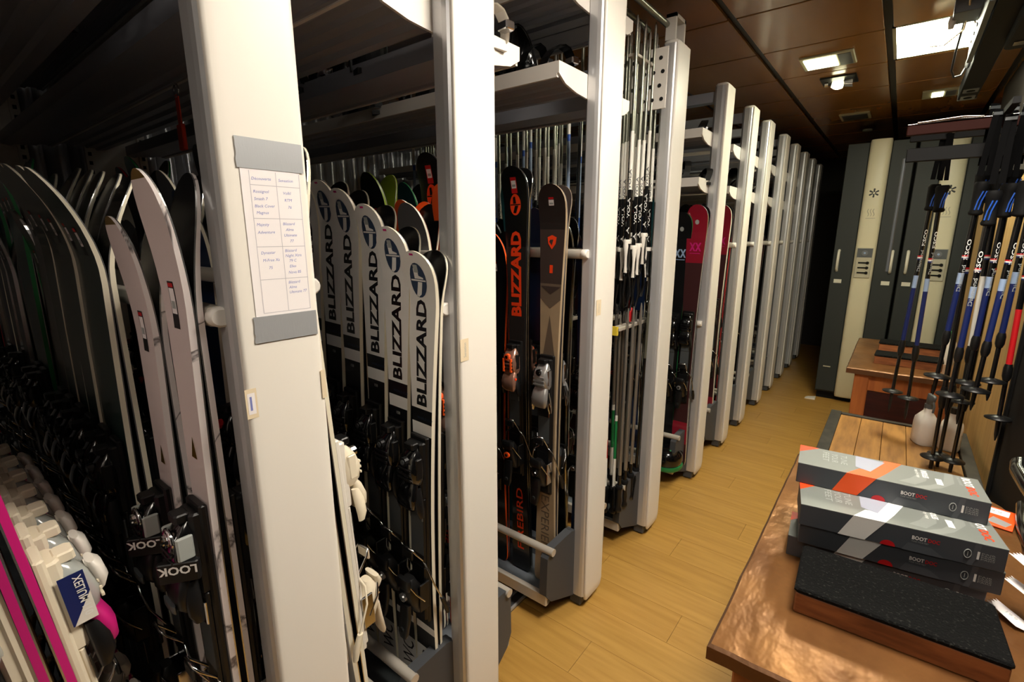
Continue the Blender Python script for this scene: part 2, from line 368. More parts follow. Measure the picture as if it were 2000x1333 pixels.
# pole rack fittings
mb = MB().box((-1.2, -.125, 2.15), (-.9, -.118, 2.4), 'white_metal', .002); pp = obj('perforated_plate', mb, r4)
for a in range(7):
    for b in range(4):
        obj('hole', MB().disc((-.92-a*.042-(b % 2)*.012, -.1262, 2.19+b*.056), .0085, .0016, 'dark_slot', 'y', 12), pp)
obj('top_bracket', MB().box((-.945, -.06, 2.43), (-.9, -.045, 2.55), 'white_metal').box((-.945, .045, 2.43), (-.9, .06, 2.55), 'white_metal').box((-.945, -.06, 2.535), (-.9, .06, 2.55), 'white_metal').box((-.945, -.06, 2.43), (-.9, .06, 2.445), 'white_metal'), r4)
for dx in (-.94, -1.03): obj('top_tube', MB().tube([(dx, -.42, 2.51), (dx, -.05, 2.51)], .013, 'pole_grey'), r4)
for x in [-.985-.16*i for i in range(9)]:
    obj('pole_comb', MB().box((x-.02, -.36, 1.165), (x+.02, .02, 1.183), 'bar', .004).box((x-.02, -.365, 1.15), (x+.02, -.35, 1.19), 'yellow' if x > -1 else 'bar'), r4)
    obj('pole_comb', MB().box((x-.02, -.3, 2.33), (x+.02, .02, 2.342), 'bar', .003), r4)
mb = MB().box((-.955, -.03, .85), (-.945, .045, 1.18), 'white_metal', .002); pp = obj('perforated_strip', mb, r4)
for b in range(5): obj('hole', MB().disc((-.944, .008, .9+b*.06), .008, .002, 'dark_slot', 'x', 12), pp)
# ---------------------------------------------------------------- things stuck on the posts
def onpost(name, label, cat, k, y0, z0, y1, z1, x=-.8725, th=.0006, tilt=0, jag=False):
    poly = [(y0, z0), (y1, z0+tilt), (y1, z1+tilt), (y0, z1)]
    if jag:
        n = 7; poly = [(y0, z0), (y1, z0+tilt)]+[(y1, z1+tilt)]
        poly += [(y0+rnd.uniform(-.0015, .0015), z1+(z0-z1)*q/n) for q in range(n)]
    mb = MB().prism([(a, b) for a, b in poly], x-th, x, k, 'x'); return obj(name, mb, label=label, category=cat)
pap = onpost('paper_sheet', 'handwritten paper table taped to the nearest white post', 'paper', 'paper', .386, 1.44, .489, 1.73, -.8720)
mb = MB()
def pl(y, z): return (-.8718, y, z)
def wl(y0, z0, y1, z1, t=.0005):
    d = Vector((y1-y0, z1-z0)).normalized()*t; n_ = (-d.y, d.x)
    mb.add([pl(y0-n_[0], z0-n_[1]), pl(y1-n_[0], z1-n_[1]), pl(y1+n_[0], z1+n_[1]), pl(y0+n_[0], z0+n_[1])], [(0,1,2,3)], 'ink_line')
for z in (1.683, 1.628, 1.58, 1.523, 1.464): wl(.4, z, .488, z)
for y in (.4, .445, .4875): wl(y, 1.706, y, 1.464)
obj('table_lines', mb, pap)
mb = MB()
for y, z, s_ in ((.403, 1.691, 'Découverte'), (.449, 1.691, 'Sensation'), (.404, 1.67, 'Rossignol'), (.404, 1.658, 'Smash 7?'[:-1]), (.404, 1.646, 'Black Cover'), (.406, 1.635, 'Magnus'), (.455, 1.67, 'Volkl'), (.457, 1.658, 'RTM'), (.462, 1.646, '76'),
                 (.404, 1.615, 'Majesty'), (.404, 1.602, 'Adventure'), (.45, 1.617, 'Blizzard'), (.454, 1.607, 'Alma'), (.45, 1.597, 'Ultimate'), (.46, 1.587, '77'),
                 (.406, 1.567, 'Dynastar'), (.408, 1.554, 'M-Free Xs'), (.417, 1.541, '75'), (.449, 1.57, 'Blizzard'), (.449, 1.561, 'Night Xtra'), (.455, 1.552, '79 C'), (.455, 1.542, 'Elles'), (.452, 1.531, 'Nova 85'), (.45, 1.513, 'Blizzard'), (.45, 1.504, 'Alma'), (.45, 1.495, 'Ultimate 77')):
    vv, ff, W = text2d(s_, .0048); k_ = min(1, .039/W)
    decal(mb, (vv, ff), lambda x, q: pl(y+x*k_+q*.2, z+q+x*.03), 'ink')
obj('handwriting', mb, pap)
onpost('duct_tape', 'silver duct tape strip above the paper list on the nearest post', 'tape', 'duct', .382, 1.758, .497, 1.709, -.8712, .0005, 0, True)
onpost('duct_tape', 'silver duct tape strip below the paper list on the nearest post', 'tape', 'duct', .380, 1.459, .498, 1.412, -.8712, .0005, 0, True)
st = onpost('number_sticker', 'small cream sticker with a handwritten 1 on the silver edge of the nearest post', 'sticker', 'masking', .352, 1.333, .372, 1.278, -.8735)
st.location = (0, 0, 0)
mb = MB().prism([(.3555, 1.325), (.3685, 1.325), (.3685, 1.286), (.3555, 1.286)], -.8734, -.8732, 'paper', 'x'); obj('paper_insert', mb, st)
mb = MB(); vv, ff, W = text2d('1', .026); decal(mb, (vv, ff), lambda x, q: (-.8730, .359+x, 1.293+q), 'ink'); obj('digit', mb, st)
onpost('masking_tape', 'cream masking tape strip on the right edge of the nearest post', 'tape', 'masking', .497, 1.338, .506, 1.28, -.8716)
t = onpost('masking_tape', 'cream masking tape with faint writing on the second white post', 'tape', 'masking', .894, 1.332, .925, 1.272, -.8725)
mb = MB(); vv, ff, W = text2d('Sensation', .009); decal(mb, (vv, ff), lambda x, q: (-.8723, .915-q, 1.282+x*.8), 'print_grey'); obj('handwriting', mb, t)
t = onpost('masking_tape', 'cream masking tape with faint writing on the third white post', 'tape', 'masking', 1.63, 1.36, 1.665, 1.3, -.8725)
mb = MB(); vv, ff, W = text2d('Sensation', .008); decal(mb, (vv, ff), lambda x, q: (-.8723, 1.652-q, 1.31+x*.8), 'print_grey'); obj('handwriting', mb, t)
# ---------------------------------------------------------------- skis
class SkiGeo:
    def __init__(s, L, wt, ww, wl_, rise=.05, tl=.2, camber=.006, th=.013, tip=.12):
        s.L, s.wt, s.ww, s.wl, s.rise, s.tl, s.camber, s.th, s.tip = L, wt, ww, wl_, rise, tl, camber, th, tip
    def hw(s, t):
        L = s.L; tw = L-s.tip
        if t <= .06: base = s.wl
        elif t <= .45*L:
            q = (t-.06)/(.45*L-.06); base = s.wl+(s.ww-s.wl)*(1-(1-q)**2)
        elif t <= tw:
            q = (t-.45*L)/(tw-.45*L); base = s.ww+(s.wt-s.ww)*q*q
        else: base = s.wt
        if t > tw: q = (t-tw)/(L-tw); base *= math.sqrt(max(0, 1-q**2.6))
        if t < .03: q = (.03-t)/.03; base *= .72+.28*math.sqrt(max(0, 1-q*q))
        return base/2
    def n(s, t):
        L = s.L; q = max(0, t-(L-s.tl))/s.tl
        r = s.rise*q**1.9; c = s.camber*math.sin(math.pi*min(1, max(0, t/(L-s.tl))))
        tq = max(0, .08-t)/.08
        return r+c+.004*tq*tq
    def t(s, t):
        q = max(0, t-(s.L-s.tl))/s.tl; return s.th*(1-.45*q) if t > .25*s.L else s.th*(.65+.35*t/(.25*s.L))
    def top(s, u, t, e=.0006):
        t = min(max(t, 0), s.L); return (u, -s.n(t)-s.t(t)-e, t)
    def mesh(s, bands, side='cream_side', base='ski_base'):
        L = s.L; st = set([0, .006, .015, .03, .06]+[i*L/16 for i in range(1, 15)])
        st |= set(L-s.tl+s.tl*i/8 for i in range(8)); st |= set(L-s.tip+s.tip*q for q in (.2, .4, .6, .75, .87, .95, .99)); st.add(L)
        for b in bands: st.add(max(0, b[0])); st.add(min(L, b[1]))
        st = sorted(x for x in st if 0 <= x <= L); ss = [st[0]]
        for x in st[1:]:
            if x-ss[-1] > 1e-4: ss.append(x)
        mb = MB(); V = []
        for t in ss:
            h = max(s.hw(t), .0008); yb = -s.n(t); yt = yb-s.t(t)
            V.append([(-h*.97, yt, t), (h*.97, yt, t), (h, yb-.0025, t), (h, yb, t), (-h, yb, t), (-h, yb-.0025, t)])
        for i in range(len(ss)-1):
            m_ = (ss[i]+ss[i+1])/2; k = bands[0][2]
            for b in bands:
                if b[0] <= m_ <= b[1]: k = b[2]
            A, B = V[i], V[i+1]
            mb.add([A[0], A[1], B[1], B[0]], [(0,1,2,3)], k, True)
            mb.add([A[1], A[2], B[2], B[1]], [(0,1,2,3)], side, True); mb.add([A[5], A[0], B[0], B[5]], [(0,1,2,3)], side, True)
            mb.add([A[2], A[3], B[3], B[2]], [(0,1,2,3)], 'steel_edge', True); mb.add([A[4], A[5], B[5], B[4]], [(0,1,2,3)], 'steel_edge', True)
            mb.add([A[3], A[4], B[4], B[3]], [(0,1,2,3)], base, True)
        mb.add(V[0], [tuple(range(6))], side)
        return mb.mesh('ski')
_bind = {}
def binding(style):
    """meshes of plate, toe, heel and brake; z along the ski with 0 at boot centre, outward is -y from the top sheet"""
    if style in _bind: return _bind[style]
    C = {'black': ('black', 'black_gloss', 'black', 'silver_plastic'), 'white': ('white_plastic', 'ivory', 'ivory', 'chrome'), 'look': ('black', 'clear', 'black', 'chrome'),
         'fire': ('black', 'copper_plastic', 'black', 'orange'), 'silver': ('black', 'silver_plastic', 'black', 'chrome'), 'pink': ('ivory', 'ivory', 'white_plastic', 'magenta'), 'red': ('black', 'black_gloss', 'black', 'red')}[style]
    pm, tm, hm, ac = C
    pl_ = MB().box((-.034, -.014, -.31), (.034, 0, .28), pm, .004).box((-.03, -.022, -.12), (.03, -.013, .1), pm, .003).box((-.026, -.0165, -.08), (.026, -.0225, .06), 'rail_grey' if pm == 'black' else pm)
    hk = {'pink': 'clear', 'look': 'black_gloss'}.get(style, tm); jk = {'pink': ac, 'look': 'black'}.get(style, tm); dkk = 'black' if style != 'white' else 'ivory'
    toe = MB().box((-.03, -.03, .1), (.03, -.002, .268), pm, .006)
    toe.loft([(.15, 0, -.03, .056, .034), (.165, 0, -.037, .068, .05), (.195, 0, -.04, .07, .054), (.225, 0, -.036, .062, .046), (.248, 0, -.028, .046, .03), (.258, 0, -.022, .03, .016)], hk, 14, 3.2)
    toe.loft([(.078, 0, -.052, .052, .014), (.092, 0, -.058, .07, .022), (.118, 0, -.058, .074, .026), (.145, 0, -.05, .066, .026), (.165, 0, -.04, .05, .02)], jk, 14, 3)
    for s in (-1, 1):
        toe.loft([(.058, s*.04, -.04, .01, .016), (.078, s*.039, -.044, .016, .026), (.11, s*.033, -.044, .018, .028), (.14, s*.028, -.04, .01, .02)], dkk if style != 'silver' else 'chrome', 8, 2.4)
        toe.box((s*.031-.004, -.05, .17), (s*.031+.004, -.028, .23), dkk if style != 'silver' else 'chrome', .003)
    for q in range(3): toe.box((-.026, -.0665, .17+q*.014), (.026, -.062, .176+q*.014), 'black' if style in ('black', 'fire', 'red', 'look') else tm, .001)
    toe.disc((0, -.062, .222), .013, .012, ac if ac not in ('magenta', 'silver_plastic') else 'white_plastic' if ac == 'magenta' else 'black', 'y', 12)
    toe.disc((0, -.0685, .222), .007, .003, 'chrome' if style != 'black' else 'rail_grey', 'y', 10)
    toe.box((-.026, -.026, .03), (.026, -.02, .08), 'chrome' if style in ('silver', 'look') else 'rail_grey', .002)
    toe.box((-.018, -.05, .252), (.018, -.024, .27), 'black' if style != 'pink' else 'ivory', .004)
    if style == 'look':
        toe.tube([(math.cos(a*.5236)*.02, -.058, .222+math.sin(a*.5236)*.02) for a in range(13)], .004, 'chrome', 6)
        toe.box((-.038, -.058, .19), (-.03, -.03, .235), 'clear', .003).box((.03, -.058, .19), (.038, -.03, .235), 'clear', .003)
        toe.loft([(.082, 0, -.07, .04, .008), (.092, 0, -.0725, .052, .01), (.102, 0, -.0725, .054, .008)], 'rail_grey', 12, 2.2)
    if style == 'fire':
        for s in (-1, 1): toe.box((s*.018-.005, -.0685, .16), (s*.018+.005, -.06, .215), 'orange', .002)
        toe.disc((.03, -.055, .13), .007, .01, 'orange_red', 'y', 10)
    heel = MB().box((-.03, -.022, -.3), (.03, -.002, -.12), pm, .004)
    heel.loft([(-.265, 0, -.026, .044, .03), (-.25, 0, -.032, .058, .044), (-.215, 0, -.042, .062, .058), (-.18, 0, -.05, .058, .056), (-.155, 0, -.056, .048, .036), (-.142, 0, -.054, .03, .02)], hm, 14, 3.2)
    heel.loft([(-.168, 0, -.074, .05, .014), (-.15, 0, -.078, .06, .018), (-.135, 0, -.074, .052, .014)], hm, 12, 3)
    heel.loft([(-.33, 0, -.082, .026, .008), (-.315, 0, -.08, .04, .014), (-.26, 0, -.072, .046, .014), (-.22, 0, -.07, .04, .014)], hm if style not in ('pink', 'look') else 'black', 12, 3)
    heel.disc((0, -.076, -.195), .013, .012, ac, 'y', 14); heel.disc((0, -.083, -.195), .007, .003, 'chrome', 'y', 10); heel.disc((0, -.081, -.3), .008, .016, 'dark_slot', 'y', 10)
    for s in (-1, 1):
        heel.box((s*.034-.003, -.046, -.25), (s*.034+.003, -.012, -.16), 'chrome' if style in ('look', 'silver', 'white') else pm, .002)
        heel.tube([(s*.02, -.074, -.15), (s*.034, -.06, -.18), (s*.036, -.03, -.22)], .003, 'chrome', 6)
    br = MB()
    for s in (-1, 1):
        br.tube([(s*.02, -.02, -.1), (s*.046, -.022, -.12), (s*.058, -.014, -.16), (s*.06, .02, -.235)], .0028, 'chrome' if style not in ('white',) else 'ivory', 6)
        br.loft([(-.29, s*.06, .038, .012, .012), (-.26, s*.06, .03, .016, .018), (-.225, s*.06, .016, .012, .014)], 'black' if style not in ('white', 'pink') else 'ivory', 8)
    br.tube([(-.022, -.02, -.1), (-.024, -.05, -.06), (-.02, -.058, -.045), (.02, -.058, -.045), (.024, -.05, -.06), (.022, -.02, -.1)], .0028, 'chrome', 6)
    br.box((-.022, -.062, -.075), (.022, -.055, -.05), 'black' if style != 'white' else 'ivory', .003)
    _bind[style] = [(n_, b.mesh(n_)) for n_, b in (('binding_plate', pl_), ('toe_piece', toe), ('heel_piece', heel), ('brake', br))]
    return _bind[style]
class SkiKind:
    def __init__(s, geo, bands, style, side='cream_side', base='ski_base', decals=()):
        s.geo = geo; s.me = geo.mesh(bands, side, base); s.style = style; s.dec = [(n_, d.mesh(n_)) for n_, d in decals]; s.bc = geo.L*.45
    def pair(s, label, x, y, z, face=-1, tilt=0., roll=0., yaw=0., group=None, full=True):
        """two skis clipped base to base; face -1: the decorated ski looks towards -y"""
        t = thing('ski_pair', label, 'skis', (x, y, z), (tilt, roll, (0 if face < 0 else math.pi)+yaw), group)
        for q in (0, 1):
            o = obj('ski', s.me, t, (0, 0, 0), (0, 0, math.pi*q))
            bn = s.geo.top(0, s.bc, 0)
            for n_, me in binding(s.style):
                if q == 1 and n_ in ('brake',): continue
                obj(n_, me, o, bn)
            if q == 0 or full:
                for n_, me in s.dec: obj(n_, me, o)
        return t
def word(geo, txt, s0, length, h, k, u0=0., bold=.02, up=True, sp=1.):
    """lettering along the ski: starts at s0 and runs towards the tip (or, up=False, from the tip down)"""
    vv, ff, W = text2d(txt, 1., bold, 1., sp); a = length/W; mb = MB()
    if up: f3 = lambda x, q: geo.top(u0-(q-.5)*h, s0+x*a)
    else: f3 = lambda x, q: geo.top(u0+(q-.5)*h, s0-x*a)
    return decal(mb, (vv, ff), f3, k)
def patch(geo, poly, k, e=.0006, mb=None):
    mb = mb or MB(); t0 = min(p[1] for p in poly); t1 = max(p[1] for p in poly); n = max(1, math.ceil((t1-t0)/.006)) if t1-t0 > .007 else 1
    lev = sorted(set([t0+(t1-t0)*i/n for i in range(n+1)]+[p[1] for p in poly])); m = len(poly)
    def span(t):
        us = []
        for i in range(m):
            (ua, ta), (ub, tb) = poly[i], poly[(i+1) % m]
            if min(ta, tb)-1e-9 <= t <= max(ta, tb)+1e-9:
                us += [ua, ub] if abs(tb-ta) < 1e-9 else [ua+(ub-ua)*(t-ta)/(tb-ta)]
        return min(us), max(us)
    V = []
    for t in lev:
        a, b = span(t); V += [geo.top(a, t, e), geo.top(b, t, e)]
    mb.add(V, [(2*i, 2*i+1, 2*i+3, 2*i+2) for i in range(len(lev)-1)], k); return mb
def rectp(u0, s0, u1, s1): return [(u0, s0), (u1, s0), (u1, s1), (u0, s1)]
def tag_decal(geo, s, u=0., w_=.02, h_=.034, frame='black', paper_='paper'):
    mb = patch(geo, rectp(u-w_/2-.003, s-.004-h_*.5, u+w_/2+.003, s+h_+.012), frame, .0005) if frame else MB()
    patch(geo, rectp(u-w_/2, s, u+w_/2, s+h_), paper_, .0008, mb); patch(geo, rectp(u-w_/2+.003, s+h_*.2, u+w_/2-.003, s+h_*.5), 'print_grey', .001, mb)
    patch(geo, rectp(u-w_/2, s+h_+.002, u+w_/2, s+h_+.009), 'red', .0009, mb); return mb
def blizz(L):
    g = SkiGeo(L, .122, .07, .1, .036, .16, tip=.075)
    bands = [(0, L, 'ski_black'), (0, .29, 'ski_white'), (.2, .265, 'ski_black'), (L-.50-.0, L-.465, 'ski_white'), (L-.425, L, 'ski_white')]
    cy = L-.075; lg = MB()
    patch(g, [(a, cy+b) for a, b in ellipse(.03, .045)], 'ski_navy', .0007, lg)
    patch(g, [(-.012, cy+.03), (.002, cy+.036), (.004, cy+.012), (.02, cy+.008), (.02, cy+.004), (-.012, cy+.004)], 'ski_white', .0012, lg)
    patch(g, [(-.026, cy-.002), (.028, cy-.002), (.028, cy+.002), (-.026, cy+.002)], 'ski_white', .0012, lg)
    patch(g, [(-.002, cy-.004), (.014, cy-.004), (.006, cy-.036), (-.004, cy-.043), (-.012, cy-.04)], 'ski_white', .0012, lg)
    patch(g, rectp(-.01, cy+.02, .006, cy+.04), 'print_grey', .0014, lg)
    patch(g, rectp(-.012, L-.012, .002, L-.007), 'magenta', .0008, lg)
    wd = word(g, 'BLIZZARD', L-.415, .29, .036, 'ski_black', .0, .035)
    wc = word(g, 'WC', .085, .10, .055, 'ski_black', .008, .0)
    nm = MB(); vv, ff, W = text2d('158', .008, .01); decal(nm, (vv, ff), lambda x, q: g.top(x-W/2, L-.52+q), 'print_grey')
    vv, ff, W = text2d('WORLD CUP', .007, .0); decal(nm, (vv, ff), lambda x, q: g.top(x-W/2+.012, L-.455+q), 'ski_navy')
    return SkiKind(g, bands, 'black', decals=(('logo', lg), ('lettering', wd), ('tail_lettering', wc), ('size_mark', nm)))
for i, (x, L) in enumerate(((-1.0, 1.415), (-1.095, 1.475), (-1.2, 1.535), (-1.305, 1.58), (-1.405, 1.61), (-1.505, 1.62))):
    blizz(L).pair(['shortest white ski pair with black lettering, nearest the aisle', 'second white ski pair with black lettering from the aisle', 'third white ski pair with black lettering from the aisle', 'fourth white ski pair with black lettering from the aisle',
                   'fifth white ski pair with black lettering, mostly behind the nearest post', 'sixth white ski pair with black lettering, hidden behind the nearest post'][i], x, .85, .148, tilt=R(rnd.uniform(-.2, .3)), roll=R(2.0), group='white lettered skis in a graded row')
def plainkind(L, col, style='black', side='cream_side', base='ski_base', wt=.125, ww=.085, acc=None, rise=.05, logo=None, tip=None):
    g = SkiGeo(L, wt, ww, wt-.018, rise, .24)
    b = [(0, L, col)]
    if acc: b.append((.2, .34, acc))
    if tip: b.append((L-.05, L, tip))
    d = [('price_tag', tag_decal(g, L-.16, 0, .02, .03))]
    if logo: d.append(('lettering', word(g, logo[0], L-.62, .3, .04, logo[1], 0, .03)))
    return SkiKind(g, b, style, side, base, d)
# rack 1, near side: marble pairs, green pairs, dark pairs
def marble(L):
    g = SkiGeo(L, .118, .078, .1, .034, .26, tip=.1)
    mk_ = MB(); c = L-.5
    patch(g, [(.0, c+.03), (-.012, c-.012), (0, c-.003), (.012, c-.012)], 'gold', .0007, mk_)
    lf = patch(g, [(-.004, .78), (.006, .8), (.0, .82)], 'green_bright')
    return SkiKind(g, [(0, L, 'marble'), (L*.56, L, 'pinkwhite'), (L-.016, L, 'gold')], 'look', 'marble', decals=(('price_tag', tag_decal(g, L-.24, 0, .022, .045)), ('emblem', mk_), ('leaf_mark', lf)))
for i, (x, L, z) in enumerate(((-.985, 1.59, .115), (-1.18, 1.52, .115))):
    mp = marble(L).pair(['pink-white and marble ski pair with gold tip beside the taped post', 'shorter pink-white and marble ski pair with gold tip, left of the other'][i], x, .313, z, tilt=R(0), group='marble patterned skis')
    # lettering on the clear toe pieces
    for o in mp.children:
        for c in o.children:
            if c.name.startswith('toe_piece'):
                vv, ff, W = text2d('LOOK', .0155, .03); n_ = Vector((.8, -.6, 0)); r_ = Vector((.6, .8, 0)); c0 = Vector((.03, -.06, .16)); md = MB()
                XX = Matrix((( r_.x, n_.x, 0, c0.x), (r_.y, n_.y, 0, c0.y), (0, 0, 1, c0.z), (0, 0, 0, 1)))
                l_ = obj('name_plate', MB().box((-W/2-.002, -.016, -.012), (W/2+.002, 0, .028), 'black', .003, XX), o); l_.location = c.location
                l_ = obj('binding_lettering', decal(md, (vv, ff), lambda a, q: tuple(c0+r_*(W/2-a)+Vector((0, 0, .022-q))+n_*.0006), 'print_white'), o); l_.location = c.location
                break
gk = [plainkind(1.62+.012*i, 'ski_green', 'black', 'cream_side', wt=.13, ww=.095, rise=.085) for i in range(5)]
for i in range(5): gk[i].pair('dark green ski pair, %s from the marble skis' % ORD[i], -1.42-.105*i, .295, .115, tilt=R(rnd.uniform(-.4, .4)), group='dark green skis left of the marble skis')
dark = [plainkind(1.56, 'ski_black', 'black', 'steel_edge', tip=None), plainkind(1.66, 'ski_grey', 'black', 'cream_side', acc='ski_red'), plainkind(1.6, 'ski_blue', 'black', 'cream_side'), plainkind(1.72, 'ski_teal', 'black', 'green_bright'), plainkind(1.52, 'ski_maroon', 'red', 'steel_edge'), plainkind(1.7, 'ski_black', 'red', 'red')]
names = ['black', 'grey', 'navy blue', 'teal', 'maroon', 'black and red']
def row(side, rk, xs, where, kinds=None, dy=.13, seed=0, jit=.5):
    r = random.Random(seed); n_ = 0
    for x in xs:
        i = (kinds[n_ % len(kinds)] if kinds else r.randrange(6)); nm = names[i]
        dark[i].pair('%s skis %s, %s from the aisle' % (nm, where, ORD[n_]), x, RC[rk]+side*dy, .115, face=side, tilt=R(r.uniform(-jit, jit)), group='skis %s' % where, full=False); n_ += 1
row(-1, 1, [-1.97-.11*i for i in range(15)], 'left of the dark green skis', seed=1, jit=.8)
row(1, 1, [-1.12-.13*i for i in range(10)], 'on the back of the nearest rack', seed=2)
row(-1, 2, [-1.63-.12*i for i in range(15)], 'farther in than the white lettered skis', seed=3)
# white binding pair on the far side of rack 1
wk = plainkind(1.66, 'ski_white', 'white', 'cream_side', wt=.12, ww=.08)
wk.pair('cream-edged ski pair with white bindings, right behind the nearest post', -.985, .598, .115, face=1, tilt=R(-3.2))
# rack 0: pink trimmed pairs
def pinkk(L):
    g = SkiGeo(L, .11, .076, .1, .05, .2); d = []
    lab = MB(); b0 = L*.45
    return SkiKind(g, [(0, L, 'pinkwhite'), (0, L*.2, 'magenta')], 'pink', 'magenta', decals=(('price_tag', tag_decal(g, L-.2)),))
pk = pinkk(1.6)
for i in range(7):
    p_ = pk.pair('white skis with pink edge in the bottom left, %s from the aisle' % ORD[i], -1.0-.105*i, .128, .115, face=1, tilt=R(-5), group='pink trimmed skis in the bottom left corner', full=False)
    for o in p_.children[:1]:
        tl_ = [c for c in o.children if c.name.startswith('toe_piece')][0].location
        mb = MB(); mb.box((-.0385, -.05, .15), (-.0372, -.018, .24), 'navy' if i % 2 == 0 else 'magenta').box((.0372, -.05, .15), (.0385, -.018, .24), 'navy' if i % 2 else 'magenta')
        for sx in (-.0386, .0386): mb.prism([(-.05, .15), (-.05, .2), (-.02, .15)], sx-.0006, sx+.0006, 'white_plastic', 'x')
        mb.loft([(.185, 0, -.067, .05, .012), (.2, 0, -.07, .058, .022), (.225, 0, -.068, .054, .02), (.235, 0, -.064, .04, .012)], 'white_plastic', 12, 2.2)
        obj('side_label', mb, o).location = tl_
        vv, ff, W = text2d('EXCLUSIVE' if i % 2 else 'XELIUM 110', .011, .01); md = MB()
        decal(md, (vv, ff), lambda a, q: (-.0396, -.046+q, .235-a*.9), 'print_white'); decal(md, (vv, ff), lambda a, q: (.0396, -.046+q, .15+a*.9), 'print_white'); obj('label_lettering', md, o).location = tl_
# rack 2, far side: grey and orange pairs seen over the bar; rack 3 near side
fire_g = SkiGeo(1.735, .122, .074, .1, .036, .16, tip=.075); g = fire_g; L = g.L
lg = patch(g, [(a, L-.14+b) for a, b in ellipse(.026, .04)], 'orange_red', .0007); patch(g, [(-.002, L-.144), (.014, L-.144), (.004, L-.172), (-.01, L-.17)], 'ski_black', .0011, lg); patch(g, [(-.024, L-.142), (.024, L-.142), (.024, L-.138), (-.024, L-.138)], 'ski_black', .0011, lg); patch(g, [(-.01, L-.136), (.004, L-.136), (0, L-.11), (-.01, L-.112)], 'ski_black', .0011, lg); tg = tag_decal(g, L-.08, 0, .022, .028, 'red')
def firebird():
    ex = MB(); patch(g, [(-.02, .92), (-.008, .9), (0, .912), (.008, .9), (.02, .92), (0, .88)], 'ski_brown', .0006, ex)
    return SkiKind(g, [(0, L, 'ski_black'), (L-.9, L-.3, 'ski_matte')], 'fire', 'ski_black', 'ski_base', (('logo', lg), ('price_tag', tg), ('lettering', word(g, 'BLIZZARD', L-.575, .335, .045, 'orange_red', 0, .045)), ('tail_lettering', word(g, 'FIREBIRD', .1, .3, .034, 'orange_red', 0, .01)), ('emblem', ex)))
FB = firebird(); FB.pair('black ski pair with large orange lettering beside the brown one', -1.165, 1.565, .12, tilt=R(.3), roll=R(-1))
rg = SkiGeo(1.665, .122, .08, .108, .034, .18, tip=.08); L = rg.L; c = L-.2
rb = [(0, L, 'ski_beige'), (L-.42, L, 'ski_taupe'), (L-.36, L, 'ski_brown'), (L-.16, L, 'ski_matte'), (.0, .32, 'ski_beige')]
lg = patch(rg, [(-.02, c+.012), (0, c+.02), (.02, c+.012), (.016, c-.012), (0, c-.032), (-.016, c-.012)], 'orange_red'); patch(rg, [(-.008, c+.003), (-.003, c-.002), (0, c-.01), (.006, c+.004), (0, c-.018), (-.012, c-.004)], 'ski_brown', .001, lg)
patch(rg, [(-.007, L-.32), (.007, L-.32), (.007, L-.29), (-.007, L-.29)], 'orange_red', .0006, lg)
ch = patch(rg, [(-.045, L-.37), (.045, L-.37), (0, L-.4)], 'ski_brown'); patch(rg, [(-.044, L-.42), (.044, L-.42), (0, L-.455)], 'ski_taupe', .0006, ch); patch(rg, [(-.03, L-.66), (.03, L-.66), (0, L-.48)], 'ski_taupe', .0006, ch)
wd = word(rg, 'EXPERIENCE', .42, .34, .04, 'ski_taupe', 0, .0, False)
SkiKind(rg, rb, 'silver', 'ski_beige', 'ski_brown', (('logo', lg), ('chevrons', ch), ('price_tag', tag_decal(rg, L-.075, 0, .022, .02, None)), ('tail_lettering', wd))).pair('brown and beige ski pair with a small orange shield', -1.035, 1.56, .115, tilt=R(.2), roll=R(.6))
gk2 = plainkind(1.585, 'ski_grey', 'black', 'cream_side', wt=.135, ww=.1); ok2 = plainkind(1.64, 'orange', 'fire', 'cream_side', 'orange', wt=.125); ok3 = plainkind(1.6, 'orange', 'fire', 'cream_side', 'orange', wt=.125)
lk2 = plainkind(1.7, 'ski_black', 'black', 'ski_lime', 'ski_lime')
gk2.pair('dark grey skis with rounded tips behind the white lettered skis, nearest the aisle', -1.24, 1.1, .115, face=1, tilt=R(-.3))
ok2.pair('bright orange skis behind the grey tips, right one', -1.14, 1.14, .115, face=1, tilt=R(.3))
gk3 = plainkind(1.53, 'ski_grey', 'black', 'cream_side', wt=.13, ww=.1); gk3.pair('dark grey skis with rounded tips behind the white lettered skis, deeper in', -1.41, 1.1, .115, face=1)
ok3.pair('bright orange skis behind the grey tips, left one', -1.33, 1.14, .115, face=1, tilt=R(.3))
lk2.pair('black skis with lime base behind the white lettered skis', -1.5, 1.14, .115, face=1)
row(1, 2, [-1.74-.13*i for i in range(8)], 'on the back of the second rack', seed=5)
FB.pair('black skis with orange emblem rising behind the grey tips', -1.29, 1.225, .135, tilt=R(.4))
dk = plainkind(1.5, 'ski_black', 'black', 'orange', 'ski_base'); dk.pair('black skis with an orange edge, left of the orange lettered pair', -1.3, 1.565, .115); dk.pair('black skis with an orange edge, deeper in the third rack', -1.5, 1.565, .115)
row(-1, 3, [-1.7-.12*i for i in range(12)], 'deep in the third rack', seed=6)
nk = plainkind(1.47, 'ski_blue', 'black', 'gold'); nk.pair('dark navy ski pair behind the third white post bar', -1.02, 1.835, .115, face=1, tilt=R(.5))
row(1, 3, [-1.15-.13*i for i in range(6)], 'on the back of the third rack', kinds=[0, 2, 3, 0, 2, 0], seed=8)
